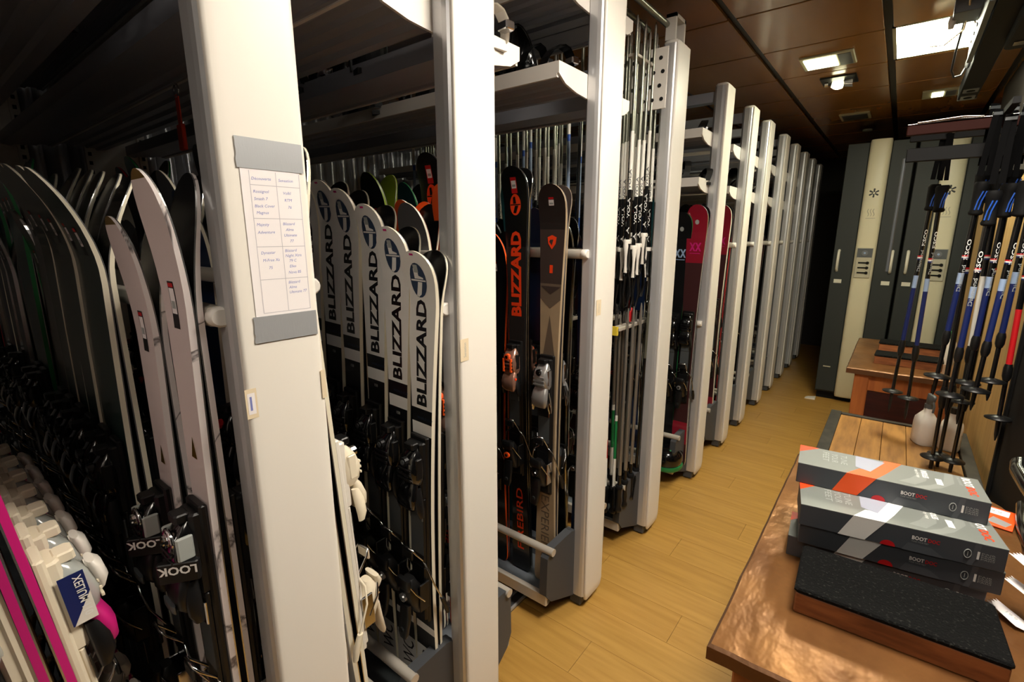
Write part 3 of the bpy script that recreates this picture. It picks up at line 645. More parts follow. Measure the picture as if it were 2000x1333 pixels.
# rack 5: black and crimson skis with the double-cross mark
def xx(L, col, low, mark, side):
    g = SkiGeo(L, .125, .085, .108, .04, .18, tip=.085); mb = MB()
    for q in (-.017, .017):
        for a in (-1, 1): patch(g, [(q-.013*a-.004, L-.27), (q-.013*a+.006, L-.27), (q+.013*a+.004, L-.22), (q+.013*a-.006, L-.22)], mark, .0006+.0003*a, mb)
    patch(g, rectp(-.03, L-.285, .03, L-.281), mark, .0006, mb)
    lg = patch(g, [(a, L-.1+b) for a, b in ellipse(.012, .014, 12)], 'print_grey')
    return SkiKind(g, [(0, L, low), (L-.34, L, col), (.15, .3, col)], 'black', side, decals=(('cross_mark', mb), ('logo', lg)))
xx(1.62, 'ski_black', 'ski_black', 'lightblue', 'green_bright').pair('black skis with pale double-cross mark, right of the pole rack', -1.075, 3.03, .115, roll=R(.8))
xx(1.66, 'ski_red', 'ski_maroon', 'magenta', 'steel_edge').pair('crimson skis with pink double-cross mark, left of the fifth post', -.98, 3.03, .115, roll=R(.5))
xx(1.69, 'ski_red', 'ski_maroon', 'magenta', 'cream_side').pair('crimson skis with pink double-cross mark, right of the fifth post', -1.0, 3.66, .115, roll=R(0))
row(-1, 5, [-1.19-.12*i for i in range(6)], 'deep in the fifth rack', seed=9)
for rk in (6, 7, 8, 9): row(-1, rk, [-1.12-.13*i for i in range(4)], 'in the %s rack down the aisle' % ORD[rk-1], seed=20+rk)
# ---------------------------------------------------------------- ski poles in the pole rack (stored grip down)
def grip_mesh(k1, k2):
    mb = MB().loft([(.0, 0, 0, .03, .034), (.006, 0, 0, .038, .042), (.016, 0, 0, .034, .038), (.03, 0, 0, .024, .028), (.06, 0, .002, .027, .032), (.09, 0, 0, .024, .028), (.115, 0, 0, .028, .03), (.125, 0, 0, .03, .032), (.14, 0, 0, .02, .02)], k1, 12, 2.3)
    mb.loft([(.0, 0, -.018, .016, .008), (.03, 0, -.02, .012, .008), (.07, 0, -.022, .012, .008), (.115, 0, -.024, .022, .014), (.13, 0, -.024, .02, .01)], k2, 10, 2.3)
    mb.loft([(.128, 0, 0, .036, .036), (.14, 0, 0, .038, .038), (.146, 0, 0, .03, .03)], k2, 12, 2.2)
    for i in range(4): mb.box((-.004, -.0195-.0012*i, .04+.014*i), (.004, -.017, .048+.014*i), k2)
    return mb.mesh('grip')
grip_me = {'white': grip_mesh('black', 'white_plastic'), 'black': grip_mesh('black', 'black_rubber'), 'grey': grip_mesh('black', 'rail_grey')}
strap_me = MB().tube([(0, .012, .02), (.008, .03, -.03), (.014, .034, -.1), (.004, .03, -.16), (-.008, .022, -.165), (-.014, .016, -.1), (-.006, .008, -.02)], .005, 'black', 6).mesh('strap')
def shaft_mesh(bands, L, r=.0092):
    mb = MB()
    for a, b, k in bands: mb.tube([(0, 0, a), (0, 0, b)], [r*(1-.25*a/L), r*(1-.25*b/L)], k, 10, None, True)
    return mb.mesh('shaft')
basket_me = MB().loft([(-.004, 0, 0, .02, .02), (0, 0, 0, .052, .052), (.006, 0, 0, .05, .05), (.012, 0, 0, .02, .02)], 'black', 14, 2).tube([(0, 0, -.015), (0, 0, .035)], .0085, 'black', 10).mesh('basket')
tip_me = MB().tube([(0, 0, 0), (0, 0, .045), (0, 0, .062)], [.0066, .005, .002], 'pole_steel', 8).mesh('tip')
def wrap(txt, z0, h, length, k, r=.0091, up=True, a0=-math.pi/2):
    vv, ff, W = text2d(txt, 1., .02); a = length/W; mb = MB()
    def f3(x, q):
        ang = a0-(q-.5)*h/r*(1 if up else -1); return (math.cos(ang)*(r+.0006), math.sin(ang)*(r+.0006), z0+x*a*(1 if up else -1))
    return decal(mb, (vv, ff), f3, k).mesh('lettering')
LP = .98
KP = {'vola': (shaft_mesh([(.1, .36, 'pole_black'), (.36, .6, 'pole_white'), (.6, LP, 'pole_grey')], LP), 'white', [wrap('VOLA', .24, .011, .085, 'print_white'), wrap('VOLA', .36, .011, .085, 'ski_grey'), wrap('A', .17, .012, .03, 'print_white')]),
      'blue': (shaft_mesh([(.1, .26, 'pole_black'), (.26, .34, 'blue'), (.34, .6, 'lightblue'), (.6, .63, 'blue'), (.63, .75, 'pole_white'), (.75, LP, 'pole_grey')], LP), 'black', []),
      'grey': (shaft_mesh([(.1, .2, 'pole_black'), (.2, LP, 'pole_steel')], LP), 'black', []),
      'green': (shaft_mesh([(.1, .3, 'pole_white'), (.3, .5, 'green_bright'), (.5, .53, 'pole_white'), (.53, LP, 'pole_steel')], LP, .0085), 'black', []),
      'redw': (shaft_mesh([(.1, .3, 'pole_white'), (.3, .4, 'red'), (.4, .5, 'pole_white'), (.5, .54, 'blue'), (.54, LP, 'pole_steel')], LP), 'black', []),
      'dark': (shaft_mesh([(.1, .75, 'pole_black'), (.75, LP, 'pole_grey')], LP), 'black', [])}
def ski_pole(kind, x, y, z, label, group, tilt=(0, 0), rz=0., strap=True):
    sm, gm, tx = KP[kind]; t = thing('ski_pole', label, 'ski pole', (x, y, z), (tilt[0], tilt[1], rz), group)
    s_ = obj('shaft', sm, t); obj('grip', grip_me[gm], t)
    if strap: obj('strap', strap_me, t)
    obj('tip', tip_me, t, (0, 0, LP))
    for m_ in tx: obj('lettering', m_, s_)
rp = random.Random(11); n_ = 0
for row_, xs in enumerate((-.965, -1.0, -1.04)):
    for j in range(5):
        yy = 2.07+.062*j+.02*(row_ % 2)
        ski_pole('vola', xs+rp.uniform(-.006, .006), yy, 1.43+rp.uniform(-.035, .035), 'upside-down black and white ski pole beside the third post, %s of the cluster' % ORD[n_], 'upper ski poles near the aisle', (R(rp.uniform(-.6, .6)), R(rp.uniform(-.5, .5))), rp.uniform(-.5, .9)); n_ += 1
n_ = 0
kinds_b = ['vola', 'vola', 'vola', 'dark', 'vola', 'blue', 'vola', 'vola', 'vola', 'vola', 'blue', 'vola']
nmk = {'vola': 'black and white', 'dark': 'black', 'grey': 'grey', 'blue': 'light blue', 'green': 'green banded', 'redw': 'red banded'}
for i in range(27):
    for j in range(2):
        k_ = kinds_b[(i*5+j*3) % len(kinds_b)] if i % 9 != 4 else 'blue'
        ski_pole(k_, -1.1-.05*i+rp.uniform(-.01, .01), 2.1+.1*j+rp.uniform(-.015, .015), 1.4+rp.uniform(-.09, .06), '%s ski pole behind the brown skis, %s from the aisle, %s row' % (nmk[k_], ORD[i], ('front', 'back')[j]), 'ski poles hung deeper in the pole rack', (R(rp.uniform(-.7, .7)), R(rp.uniform(-.7, .7))), rp.uniform(-.6, .6)); n_ += 1
n_ = 0
for row_, xs in enumerate((-.955, -.99, -1.03, -1.075)):
    for j in range(4):
        k_ = ['grey', 'redw', 'grey', 'green', 'grey', 'grey', 'redw', 'dark'][(row_*3+j*5) % 8]
        ski_pole(k_, xs, 2.09+.065*j+.015*(row_ % 2), .2+rp.uniform(-.01, .05), '%s ski pole standing in the lower tier, %s from the aisle' % (nmk[k_], ORD[n_]), 'lower ski poles near the aisle', (R(rp.uniform(-1.2, .6)), R(rp.uniform(-.8, 1.2))), rp.uniform(0, 6), False); n_ += 1
obj('red_clip', MB().loft([(1.19, -.985, 2.18, .02, .02), (1.21, -.985, 2.18, .03, .024), (1.25, -.985, 2.18, .028, .022), (1.26, -.985, 2.18, .016, .012)], 'red', 10, 3), label='small red plastic clip among the pole tips on the lower rail', category='clip')
# ---------------------------------------------------------------- snowboard bindings on the upper shelves
def snow_binding(label, loc, rz, k1, k2, accent, group='snowboard bindings on the upper shelves'):
    t = thing('snowboard_binding', label, 'binding', loc, (0, 0, rz), group)
    obj('base_plate', MB().prism([(-.05, -.13), (.05, -.13), (.062, -.03), (.062, .08), (.045, .14), (-.045, .14), (-.062, .08), (-.062, -.03)], 0, .016, k1, 'z').box((-.065, -.06, .012), (-.055, .1, .05), k1, .003).box((.055, -.06, .012), (.065, .1, .05), k1, .003), t)
    hb = MB(); n1 = 13
    for a in range(n1-1):     # curved highback shell with an open middle
        def pt(i, z, rr): an = math.pi*(i/(n1-1)); return (math.cos(an)*rr, .06+math.sin(an)*rr*.95, z)
        lo = .03; hi = [.07, .1, .15, .19, .215, .23, .235, .23, .215, .19, .15, .1, .07]
        q = [pt(a, lo, .062), pt(a+1, lo, .062), pt(a+1, hi[a+1], .056), pt(a, hi[a], .056)]; q2 = [pt(a, lo, .056), pt(a+1, lo, .056), pt(a+1, hi[a+1], .05), pt(a, hi[a], .05)]
        hb.add(q+q2, [(0,1,2,3), (7,6,5,4), (3,2,6,7), (0,4,5,1)], k2, True)
    hb.tube([(math.cos(math.pi*i/12)*.056, .06+math.sin(math.pi*i/12)*.052, [.07, .1, .15, .19, .215, .23, .235, .23, .215, .19, .15, .1, .07][i]) for i in range(13)], .006, k2, 6)
    obj('highback', hb, t)
    for y_, z_, nm_ in ((.03, .11, 'ankle_strap'), (-.1, .07, 'toe_strap')):
        m_ = MB(); P_ = [(math.cos(math.pi*i/8)*.066, y_-.03*math.sin(math.pi*i/8), .03+z_*math.sin(math.pi*i/8)) for i in range(9)]
        for i in range(8):
            a, b = P_[i], P_[i+1]; m_.add([(a[0], a[1]-.018, a[2]), (b[0], b[1]-.018, b[2]), (b[0], b[1]+.018, b[2]), (a[0], a[1]+.018, a[2])], [(0,1,2,3)], k1, True)
            m_.add([(a[0]*.93, a[1]-.018, a[2]-.005), (b[0]*.93, b[1]-.018, b[2]-.005), (b[0]*.93, b[1]+.018, b[2]-.005), (a[0]*.93, a[1]+.018, a[2]-.005)], [(3,2,1,0)], k1, True)
        s_ = obj(nm_, m_, t); obj('buckle', MB().box((.03, y_-.05, z_*.7), (.062, y_-.01, z_*.7+.022), accent, .004).tube([(.062, y_-.04, z_*.7+.011), (.082, y_-.03, z_*.7+.02), (.062, y_-.02, z_*.7+.011)], .004, accent, 6), s_)
    return t
snow_binding('black snowboard binding with a glossy highback on the shelf end of the third rack', (-1.1, 1.548, 2.117), R(75), 'black', 'black_gloss', 'chrome')
t = snow_binding('white snowboard binding on the shelf right of the second white post', (-1.06, 1.13, 2.095), R(80), 'white_plastic', 'white_plastic', 'chrome')
obj('orange_knob', MB().loft([(.15, .03, .0, .012, .012), (.158, .03, 0, .026, .026), (.17, .03, 0, .026, .026), (.178, .03, 0, .012, .012)], 'amber', 12, 2), t)
n_ = 0
for rk, s_, z_, xs in ((3, -1, 2.115, (-1.32, -1.6, -1.85, -2.2)), (2, 1, 2.095, (-1.5, -1.8)), (1, -1, 2.115, (-1.4, -1.8)), (5, -1, 2.145, (-1.1, -1.3)), (5, -1, 1.885, (-1.05, -1.25, -1.45)), (7, -1, 1.885, (-1.05,))):
    for x in xs:
        snow_binding('black snowboard binding on the %s rack shelf, %s from the aisle' % (ORD[rk-1], ORD[xs.index(x)+(1 if rk in (2, 3) else 0)+(2 if (rk, z_) == (5, 1.885) else 0)]), (x, RC[rk]+s_*.15, z_), R(rp.uniform(-180, 180)), 'black', 'black', 'chrome'); n_ += 1
t = thing('ski_helmet', 'black helmet with bright green marks standing in the tray below the fifth post', 'helmet', (-1.02, 2.96, .11))
obj('shell', MB().loft([(.03, 0, 0, .17, .2), (.06, 0, 0, .19, .22), (.1, 0, 0, .18, .21), (.13, 0, 0, .14, .17), (.15, 0, 0, .08, .1), (.155, 0, 0, .02, .03)], 'black_gloss', 18, 2.1), t)
obj('rim', MB().loft([(.0, 0, 0, .17, .2), (.012, 0, 0, .19, .22), (.032, 0, 0, .185, .215)], 'green_bright', 18, 2.1), t)
for a in (-.5, .5): obj('vent', MB().loft([(.118, a*.07, -.05, .02, .05), (.142, a*.06, -.04, .016, .04)], 'green_bright', 8), t)
t = thing('orange_strap', 'orange strap hanging from the shelf in the dark upper left', 'strap', (-1.91, .675, 2.045))
obj('band', MB().box((-.012, -.002, -.12), (.012, .002, .0), 'orange_red').box((-.022, -.006, -.17), (.022, .006, -.09), 'orange_red', .003), t); obj('ring', MB().tube([(math.cos(a*.5236)*.02, 0, .012+math.sin(a*.5236)*.02) for a in range(13)], .003, 'chrome', 6), t)
# ---------------------------------------------------------------- tall drying cabinets at the end of the aisle
def cabinet(xc, label):
    t = thing('drying_cabinet', label, 'cabinet', (xc, 5.56, 0), group='tall grey drying cabinets')
    obj('body', MB().box((-.245, .03, .07), (.245, .55, 2.4), 'cab_dark', .004).box((-.23, .05, .0), (.23, .5, .07), 'wall_black'), t)
    for s in (-1, 1):
        d = obj('door', MB().box((min(s*.082, s*.243), 0, .09), (max(s*.082, s*.243), .03, 2.4), 'cab_dark', .004), t)
        hx = s*.2
        obj('handle', MB().tube([(hx, -.002, 1.27), (hx, -.03, 1.285), (hx, -.034, 1.36), (hx, -.03, 1.445), (hx, -.002, 1.46)], .012, 'handle_white', 10), d)
        obj('name_plate', MB().box((min(s*.15, s*.212), -.003, 1.155), (max(s*.15, s*.212), 0, 1.19), 'handle_white', .002), d)
        obj('vent_slot', MB().box((min(s*.14, s*.2), -.002, .33), (max(s*.14, s*.2), 0, .34), 'cab_panel'), d)
    c = obj('front_column', MB().loft([(.05, 0, .01, .15, .06), (.07, 0, .01, .158, .09), (2.4, 0, .01, .158, .09), (2.42, 0, .01, .15, .08)], 'cab_white', 20, 3), t)
    yf = -.0362
    mb = MB()
    for a in range(6):
        an = a*math.pi/3+.5; dx, dz = math.cos(an), math.sin(an)
        mb.add([(dx*.008-dz*.005, yf, 1.965+dz*.008+dx*.005), (dx*.036-dz*.007, yf, 1.965+dz*.036+dx*.007), (dx*.04, yf, 1.965+dz*.04), (dx*.036+dz*.007, yf, 1.965+dz*.036-dx*.007), (dx*.008+dz*.005, yf, 1.965+dz*.008-dx*.005)], [(0,1,2,3,4)], 'cab_dark')
    obj('snowflake_mark', mb, c)
    mb = MB()
    for a in range(3): mb.tube([(-.022+a*.02+.006*math.sin(q*1.3), yf, 1.765+q*.0125) for q in range(6)], .0028, 'cab_panel', 5)
    mb.box((-.035, yf-.001, 1.745), (.035, yf+.001, 1.75), 'cab_panel'); obj('heat_mark', mb, c)
    p = obj('control_panel', MB().box((-.06, yf-.008, 1.215), (.06, yf+.004, 1.485), 'cab_panel', .004).box((-.056, yf-.0095, 1.4), (.056, yf-.007, 1.48), 'rail_grey'), c)
    obj('dial', MB().disc((0, yf-.013, 1.44), .024, .008, 'alu_dark', 'y', 16).disc((0, yf-.018, 1.44), .009, .004, 'lightblue', 'y', 12), c)
    for a in range(3): obj('switch', MB().box((-.04, yf-.011, 1.345-a*.045), (.035, yf-.007, 1.358-a*.045), 'wall_black').disc((.03, yf-.012, 1.3515-a*.045), .013, .008, 'wall_black', 'y', 12), c)
    return t
cabinet(-.247, 'tall grey cabinet with white control column, nearest the rack aisle')
cabinet(.262, 'tall grey cabinet with white control column behind the hanging poles')
t = thing('door_stop', 'small white wedge on the floor left of the grey cabinet', 'wedge', (-.51, 5.5, 0)); obj('wedge', MB().prism([(-.05, 0), (.04, 0), (.04, .022), (-.03, .01)], -.03, .03, 'white_plastic', 'y'), t)
# ---------------------------------------------------------------- benches on the right
def rough_top(x0, y0, x1, y1, z, th, seed, rc=.09):
    r = random.Random(seed); P_ = []
    for i in range(14): P_.append((x0+(x1-x0)*i/14, y0+r.uniform(-.004, .004)))
    for i in range(14): P_.append((x1+r.uniform(-.004, .004), y0+(y1-rc-y0)*i/14))
    for i in range(6): a = i*math.pi/2/6; P_.append((x1-rc+rc*math.cos(a), y1-rc+rc*math.sin(a)))
    for i in range(10): P_.append((x1-rc+(x0-x1+rc)*i/10, y1+r.uniform(-.003, .003)))
    for i in range(22): P_.append((x0+r.uniform(-.0012, .0012), y1+(y0-y1)*i/22))
    mb = MB(); n = len(P_); cx, cy = (x0+x1)/2, (y0+y1)/2
    def sh(p, d): return (p[0]+(d if p[0] < cx else -d), p[1]+(d if p[1] < cy else -d))
    rings = [[(*sh(p, .006), z) for p in P_], [(*p, z-.006) for p in P_], [(*p, z-th) for p in P_]]
    v = [q for r_ in rings for q in r_]
    mb.add(rings[0], [tuple(range(n))], 'copper_top', False)
    mb.add(v, [(a*n+(i+1) % n, a*n+i, (a+1)*n+i, (a+1)*n+(i+1) % n) for a in (0, 1) for i in range(n)], 'copper_edge')
    mb.add(rings[2], [tuple(range(n-1, -1, -1))], 'copper_edge')
    return mb
def bench(label, x0, y0, x1, y1, z, seed, panelk=None, rc=.09):
    t = thing('copper_bench', label, 'bench', ((x0+x1)/2, (y0+y1)/2, 0), group='copper topped benches'); ox, oy = (x0+x1)/2, (y0+y1)/2
    obj('bench_top', rough_top(x0-ox, y0-oy, x1-ox, y1-oy, z, .035, seed, rc), t)
    for px in (x0+.045, x1-.1):
        for py in (y0+.03, y1-.12): obj('leg', MB().box((px-ox, py-oy, 0), (px-ox+.075, py-oy+.075, z-.035), 'wood_orange', .004), t)
    obj('apron', MB().box((x0-ox+.1, y0-oy+.05, z-.14), (x1-ox-.11, y0-oy+.075, z-.04), 'wood_orange', .003), t)
    if panelk: obj('front_panel', MB().box((x0-ox+.11, y0-oy+.06, .05), (x1-ox-.1, y0-oy+.08, z-.036), panelk), t)
    return t
bn = bench('copper clad bench in the foreground under the stacked boxes', -.2, .89, .36, 2.0, .8, 3)
obj('edge_clamp', MB().loft([(.58, -.285, .32, .03, .02), (.6, -.29, .32, .035, .03), (.66, -.288, .325, .03, .03), (.7, -.28, .33, .02, .02)], 'chrome', 10, 2.2), bn)
bench('copper clad bench farther back with two wood blocks on it', -.165, 3.57, .36, 4.7, .8, 5, 'wood_red', .02)
t = thing('low_table', 'low rough wooden table with a dark metal rim between the two benches', 'table', (.09, 2.65, 0)); a0, a1, b0, b1 = -.28, .3, -.62, .6
for i in range(5): obj('board', MB().box((a0+.05+i*.0965, b0+.03, .56), (a0+.05+(i+1)*.0965-.002, b1-.03, .6), 'wood_rough', .002), t)
rm = MB().box((a0, b0, .55), (a0+.05, b1, .612), 'rim_dark', .003).box((a1-.045, b0, .55), (a1, b1, .612), 'rim_dark', .003); obj('rim', rm, t)
obj('end_rim', MB().box((a0+.05, b1-.03, .55), (a1-.045, b1, .608), 'rim_dark', .003), t); obj('end_rim', MB().box((a0+.05, b0, .55), (a1-.045, b0+.03, .608), 'rim_dark', .003), t)
for px in (a0+.01, a1-.06):
    for py in (b0+.01, b1-.06): obj('leg', MB().box((px, py, 0), (px+.05, py+.05, .55), 'rim_dark'), t)
# grip blocks
def block(label, loc, rz, lx, ly, h):
    t = thing('grip_block', label, 'block', loc, (0, 0, rz), 'wood blocks with black grip tops')
    obj('wood_base', MB().box((-lx/2, -ly/2, 0), (lx/2, ly/2, h-.012), 'wood_block', .003), t)
    obj('grip_top', MB().box((-lx/2-.003, -ly/2-.003, h-.012), (lx/2+.003, ly/2+.003, h), 'grip_mat', .006), t)
block('wooden block with a black gritty top in front of the stacked boxes', (.083, 1.19, .8), R(2.5), .335, .18, .06)
block('black topped wooden block on the far bench, nearer one', (.13, 3.86, .8), R(-2), .33, .16, .06)
block('black topped wooden block on the far bench, farther one', (.14, 4.32, .8), R(-2), .33, .16, .06)
# stacked cardboard boxes
def boxthing(label, near_left, ang, z, stripe, face_k):
    lx, ly, h = .372, .128, .054
    t = thing('insole_box', label, 'box', (*near_left, z), (0, 0, ang), 'insole boxes stacked on the near bench')
    b = obj('carton', MB().box((0, 0, 0), (lx, ly, h-.001), 'box_dark', .0015), t)
    obj('lid', MB().box((0, 0, h-.001), (lx, ly, h), 'box_top'), t)
    zt = h+.0004; yf = -.0006
    def top(poly, k, e=0): return MB().add([(x, y, zt+e) for x, y in poly], [tuple(range(len(poly)))], k)
    def fr(poly, k, e=0): return MB().add([(x, yf-e, z_) for x, z_ in poly], [tuple(range(len(poly)))], k)
    P1 = [(.125, .0), (.175, 0), (.19, .03), (.215, .075), (.235, .128), (.195, .128), (.18, .06), (.165, .03), (.145, .03)]
    P1 = [(.105, 0), (.165, 0), (.188, .045), (.225, .128), (.19, .128), (.178, .1), (.155, .045), (.132, .042)]
    obj('stripe', top(P1, stripe), t); obj('side_stripe', fr([(.08, 0), (.132, 0), (.165, h), (.105, h)], stripe), t)
    obj('window', top([(.125, .05), (.155, .036), (.19, .115), (.128, .125)], 'box_window', .0004), t)
    obj('corner_mark', top([(0, .08), (.045, .128), (0, .128)], 'orange_red'), t)
    for sw in ([(.23, 0), (.27, .03), (.3, .07), (.31, .128), (.325, .128), (.32, .07), (.29, .025), (.26, 0)], [(.21, .02), (.235, .05), (.26, .1), (.275, .1), (.265, .05), (.24, .015)]): obj('swirl', top(sw, 'box_swirl', .0001), t)
    obj('side_swirl', fr([(.2, 0), (.21, .02), (.25, .018), (.27, .005), (.275, 0)], 'box_side_swirl'), t); obj('side_swirl', fr([(.31, 0), (.318, .03), (.32, h), (.33, h), (.328, .03), (.32, 0)], 'box_side_swirl'), t)
    mb = MB()
    def tw(txt, h_, f3, k, bold=.02, target=None):
        vv, ff, W = text2d(txt, h_, bold); q = (target/W) if target else 1
        decal(mb, ([(x*q, y) for x, y in vv], ff), f3, k); return W*q
    for i, q in enumerate(('TUNE', 'YOUR', 'FEET')): tw(q, .014, lambda x, y: (.108-i*.02+y-.014, .108-x, zt+.0003), 'print_grey', 0, .06)
    w1 = tw('BOOT', .015, lambda x, y: (.34+y, .118-x, zt+.0003), 'print_white', .03, .05); tw('DOC', .015, lambda x, y: (.34+y, .118-.052-x, zt+.0003), 'orange_red', .03, .045)
    tw('TUNE YOUR FEET', .005, lambda x, y: (.33+y, .118-x, zt+.0003), 'print_grey', 0, .05)
    tw('INSOLES', .011, lambda x, y: (.262+y, .115-x, zt+.0003), 'print_white', .03, .045); tw('step by step', .007, lambda x, y: (.25+y, .115-x, zt+.0003), 'print_white', 0, .05)
    w2 = tw('BOOT', .0085, lambda x, y: (.215+x, yf-.0003, .03+y), 'print_white', .03, .026); tw('DOC', .0085, lambda x, y: (.243+x, yf-.0003, .03+y), 'red', .03, .02)
    tw('TUNE YOUR FEET', .003, lambda x, y: (.215+x, yf-.0003, .024+y), 'print_grey', 0, .03)
    tw('1', .017, lambda x, y: (.325+x, yf-.0003, .018+y), 'print_white', .03)
    for i, q in enumerate(('PAIR', 'PAAR', 'PAIRE', 'PAIO')): tw(q, .0034, lambda x, y: (.332+x, yf-.0003, .031-i*.0045+y), 'print_grey', 0, .022)
    obj('lettering', mb, t)
    mb = MB().tube([(.31+.006*math.cos(a*.5236), yf-.0003, .026+.01*math.sin(a*.5236)) for a in range(13)], .0008, 'print_grey', 5).box((.3095, yf-.0008, .021), (.3105, yf, .031), 'print_grey'); obj('insole_mark', mb, t)
    obj('badge', MB().add([(.175+.014*math.cos(a*math.pi/10), yf-.0002, .0005+.013*math.sin(a*math.pi/10)) for a in range(11)], [tuple(range(10, -1, -1))], 'red'), t)
    obj('size_label', top([(.285, .045), (.297, .045), (.297, .078), (.285, .078)], 'print_white', .0003), t)
    return t
boxthing('bottom grey insole box with white stripe, partly hidden by the black block', (-.128, 1.302), R(4.8), .8005, 'print_white', 0)
boxthing('second grey insole box from the bottom of the stack, white stripe', (-.105, 1.283), R(8), .8555, 'print_white', 0)
boxthing('third grey insole box from the bottom with white stripe and lid showing', (-.107, 1.27), R(9.5), .9105, 'print_white', 0)
boxthing('topmost grey insole box with the orange stripe', (-.136, 1.385), R(5.5), .9655, 'orange', 0)
for i, (x, y, z, a, nm_) in enumerate(((.27, 1.38, .935, 20, 'top'), (.268, 1.37, .88, 28, 'middle'), (.25, 1.36, .822, 24, 'bottom'))):
    t = thing('price_tag', 'white notched price tag sticking out of the box stack end, %s one' % nm_, 'tag', (x, y, z), (R(-8), R(14), R(a)-R(60)), 'price tags on the box ends')
    zig = [(.0, .03)]+[(.007 if q % 2 else .0, .03-.005*q) for q in range(1, 7)]
    obj('card', MB().prism([(0, -.002), (.06, -.012), (.085, .01), (.08, .03)]+zig, 0, .0008, 'paper', 'z'), t)
    vv, ff, W = text2d('19.9', .009, .0); obj('price', decal(MB(), (vv, ff), lambda a_, q: (.03+a_, .008+q, .0011), 'print_grey'), t)
t = thing('orange_booklet', 'orange booklet with a white price label on the copper bench right of the boxes', 'booklet', (.315, 1.86, .803), (0, 0, R(-12)))
obj('cover', MB().box((-.04, -.07, 0), (.045, .06, .004), 'orange', .001), t); obj('price_label', MB().box((-.02, .01, .004), (.03, .05, .0046), 'paper'), t)
vv, ff, W = text2d('19.9', .014); obj('price', decal(MB(), (vv, ff), lambda a_, q: (-.016+a_, .022+q, .0049), 'print_grey'), t)
obj('photo', MB().prism([(-.01, -.05), (.03, -.06), (.04, -.03), (.0, -.01)], .004, .0045, 'alu', 'z'), t)
t = thing('tubular_armrest', 'black rounded tube armrest at the right edge beside the copper bench', 'armrest', (.4, 1.6, 0))
obj('tube_frame', MB().tube([(-.03, .4, .93), (-.035, .36, .92), (-.02, .28, .9), (-.01, .1, .9), (-.01, -.1, .88), (-.01, -.2, .8), (-.01, -.2, .0)], .024, 'black_gloss', 12), t)
obj('tube_frame', MB().tube([(-.02, .3, .84), (-.03, .2, .82), (-.02, .05, .78), (-.01, -.1, .7), (-.01, -.1, .0)], .02, 'black_gloss', 12), t)
# jugs on the low table
def jug(label, loc, rz, sprayer):
    t = thing('plastic_jug', label, 'jug', loc, (0, 0, rz), 'white plastic jugs on the low table')
    obj('body', MB().loft([(0, 0, 0, .075, .1), (.008, 0, 0, .084, .108), (.1, 0, 0, .084, .108), (.125, 0, 0, .08, .1), (.15, 0, 0, .05, .06), (.165, 0, 0, .032, .036), (.18, 0, 0, .03, .03)], 'jug', 16, 3), t)
    if sprayer: h_ = obj('spray_head', MB().tube([(0, 0, .178), (0, 0, .2)], .017, 'rail_grey', 12).loft([(.2, 0, 0, .022, .03), (.22, 0, -.01, .024, .06), (.245, 0, -.015, .022, .07), (.25, 0, -.01, .018, .05)], 'rail_grey', 10), t); obj('trigger', MB().tube([(0, -.03, .23), (0, -.05, .2), (0, -.045, .17)], .005, 'rail_grey', 6), h_)
    else: obj('cap', MB().tube([(0, 0, .176), (0, 0, .205)], .018, 'black', 14), t)
jug('white plastic spray jug on the low table, left one', (.21, 3.0, .602), R(20), True)
jug('white plastic jug on the low table beside the wall, right one', (.305, 2.99, .602), R(-5), False)
t = thing('spray_bottle', 'pale bottle with a bright green cap on the far bench behind the poles', 'bottle', (.33, 4.05, .8)); obj('body', MB().loft([(0, 0, 0, .06, .06), (.13, 0, 0, .06, .06), (.17, 0, 0, .03, .03)], 'jug', 12, 2.2), t); obj('cap', MB().tube([(0, 0, .165), (0, 0, .21)], .018, 'green_bright', 12), t)
# ---------------------------------------------------------------- hanging trekking poles
t = thing('pole_hanger', 'wall bracket of dark and brown bars the trekking poles hang from', 'hanger', (.42, 2.6, 0))
obj('upper_bar', MB().box((-.46, -.015, 1.985), (-.006, .015, 2.02), 'brown_bar', .003), t); obj('lower_bar', MB().box((-.45, -.014, 1.885), (-.006, .014, 1.935), 'rail_black', .003), t); obj('rear_bar', MB().box((-.45, .42, 2.02), (-.006, .445, 2.05), 'rail_black', .003), t)
obj('wire', MB().tube([(-.46, 0, 2.026), (-.3, .004, 2.032), (-.2, 0, 2.026), (-.01, 0, 2.03)], .003, 'chrome', 6), t); obj('wire', MB().tube([(-.43, -.01, 2.03), (-.3, -.012, 2.036), (-.24, -.01, 2.03)], .003, 'chrome', 6), t)
obj('side_tube', MB().tube([(-.452, 0, 1.9), (-.452, 0, 1.45)], .006, 'rail_grey', 8), t); obj('cross_bar', MB().box((-.2, -.3, 2.01), (-.18, .25, 2.03), 'rail_black'), t); obj('cross_bar', MB().box((-.1, -.3, 2.0), (-.08, .25, 2.02), 'rail_black'), t)
tgrip = MB().loft([(.0, 0, 0, .02, .02), (.003, 0, 0, .036, .042), (.01, 0, 0, .042, .048), (.022, 0, .002, .034, .042), (.06, 0, .004, .036, .044), (.09, 0, 0, .04, .05), (.108, 0, -.004, .044, .062), (.118, 0, -.004, .036, .052)], 'black_rubber', 14, 2.4)
tgrip_me = tgrip.mesh('grip')
acc_me = MB().add([(.002+.013*math.cos(0), 0, 0)], [], 'blue')
acc = MB()
for q in (-.006, .004): acc.tube([(q-.004, -.0205, .02), (q-.001, -.0215, .05), (q+.008, -.0245, .085)], .0026, 'blue', 5)
acc_me = acc.mesh('blue_stripe')
tstrap = MB()
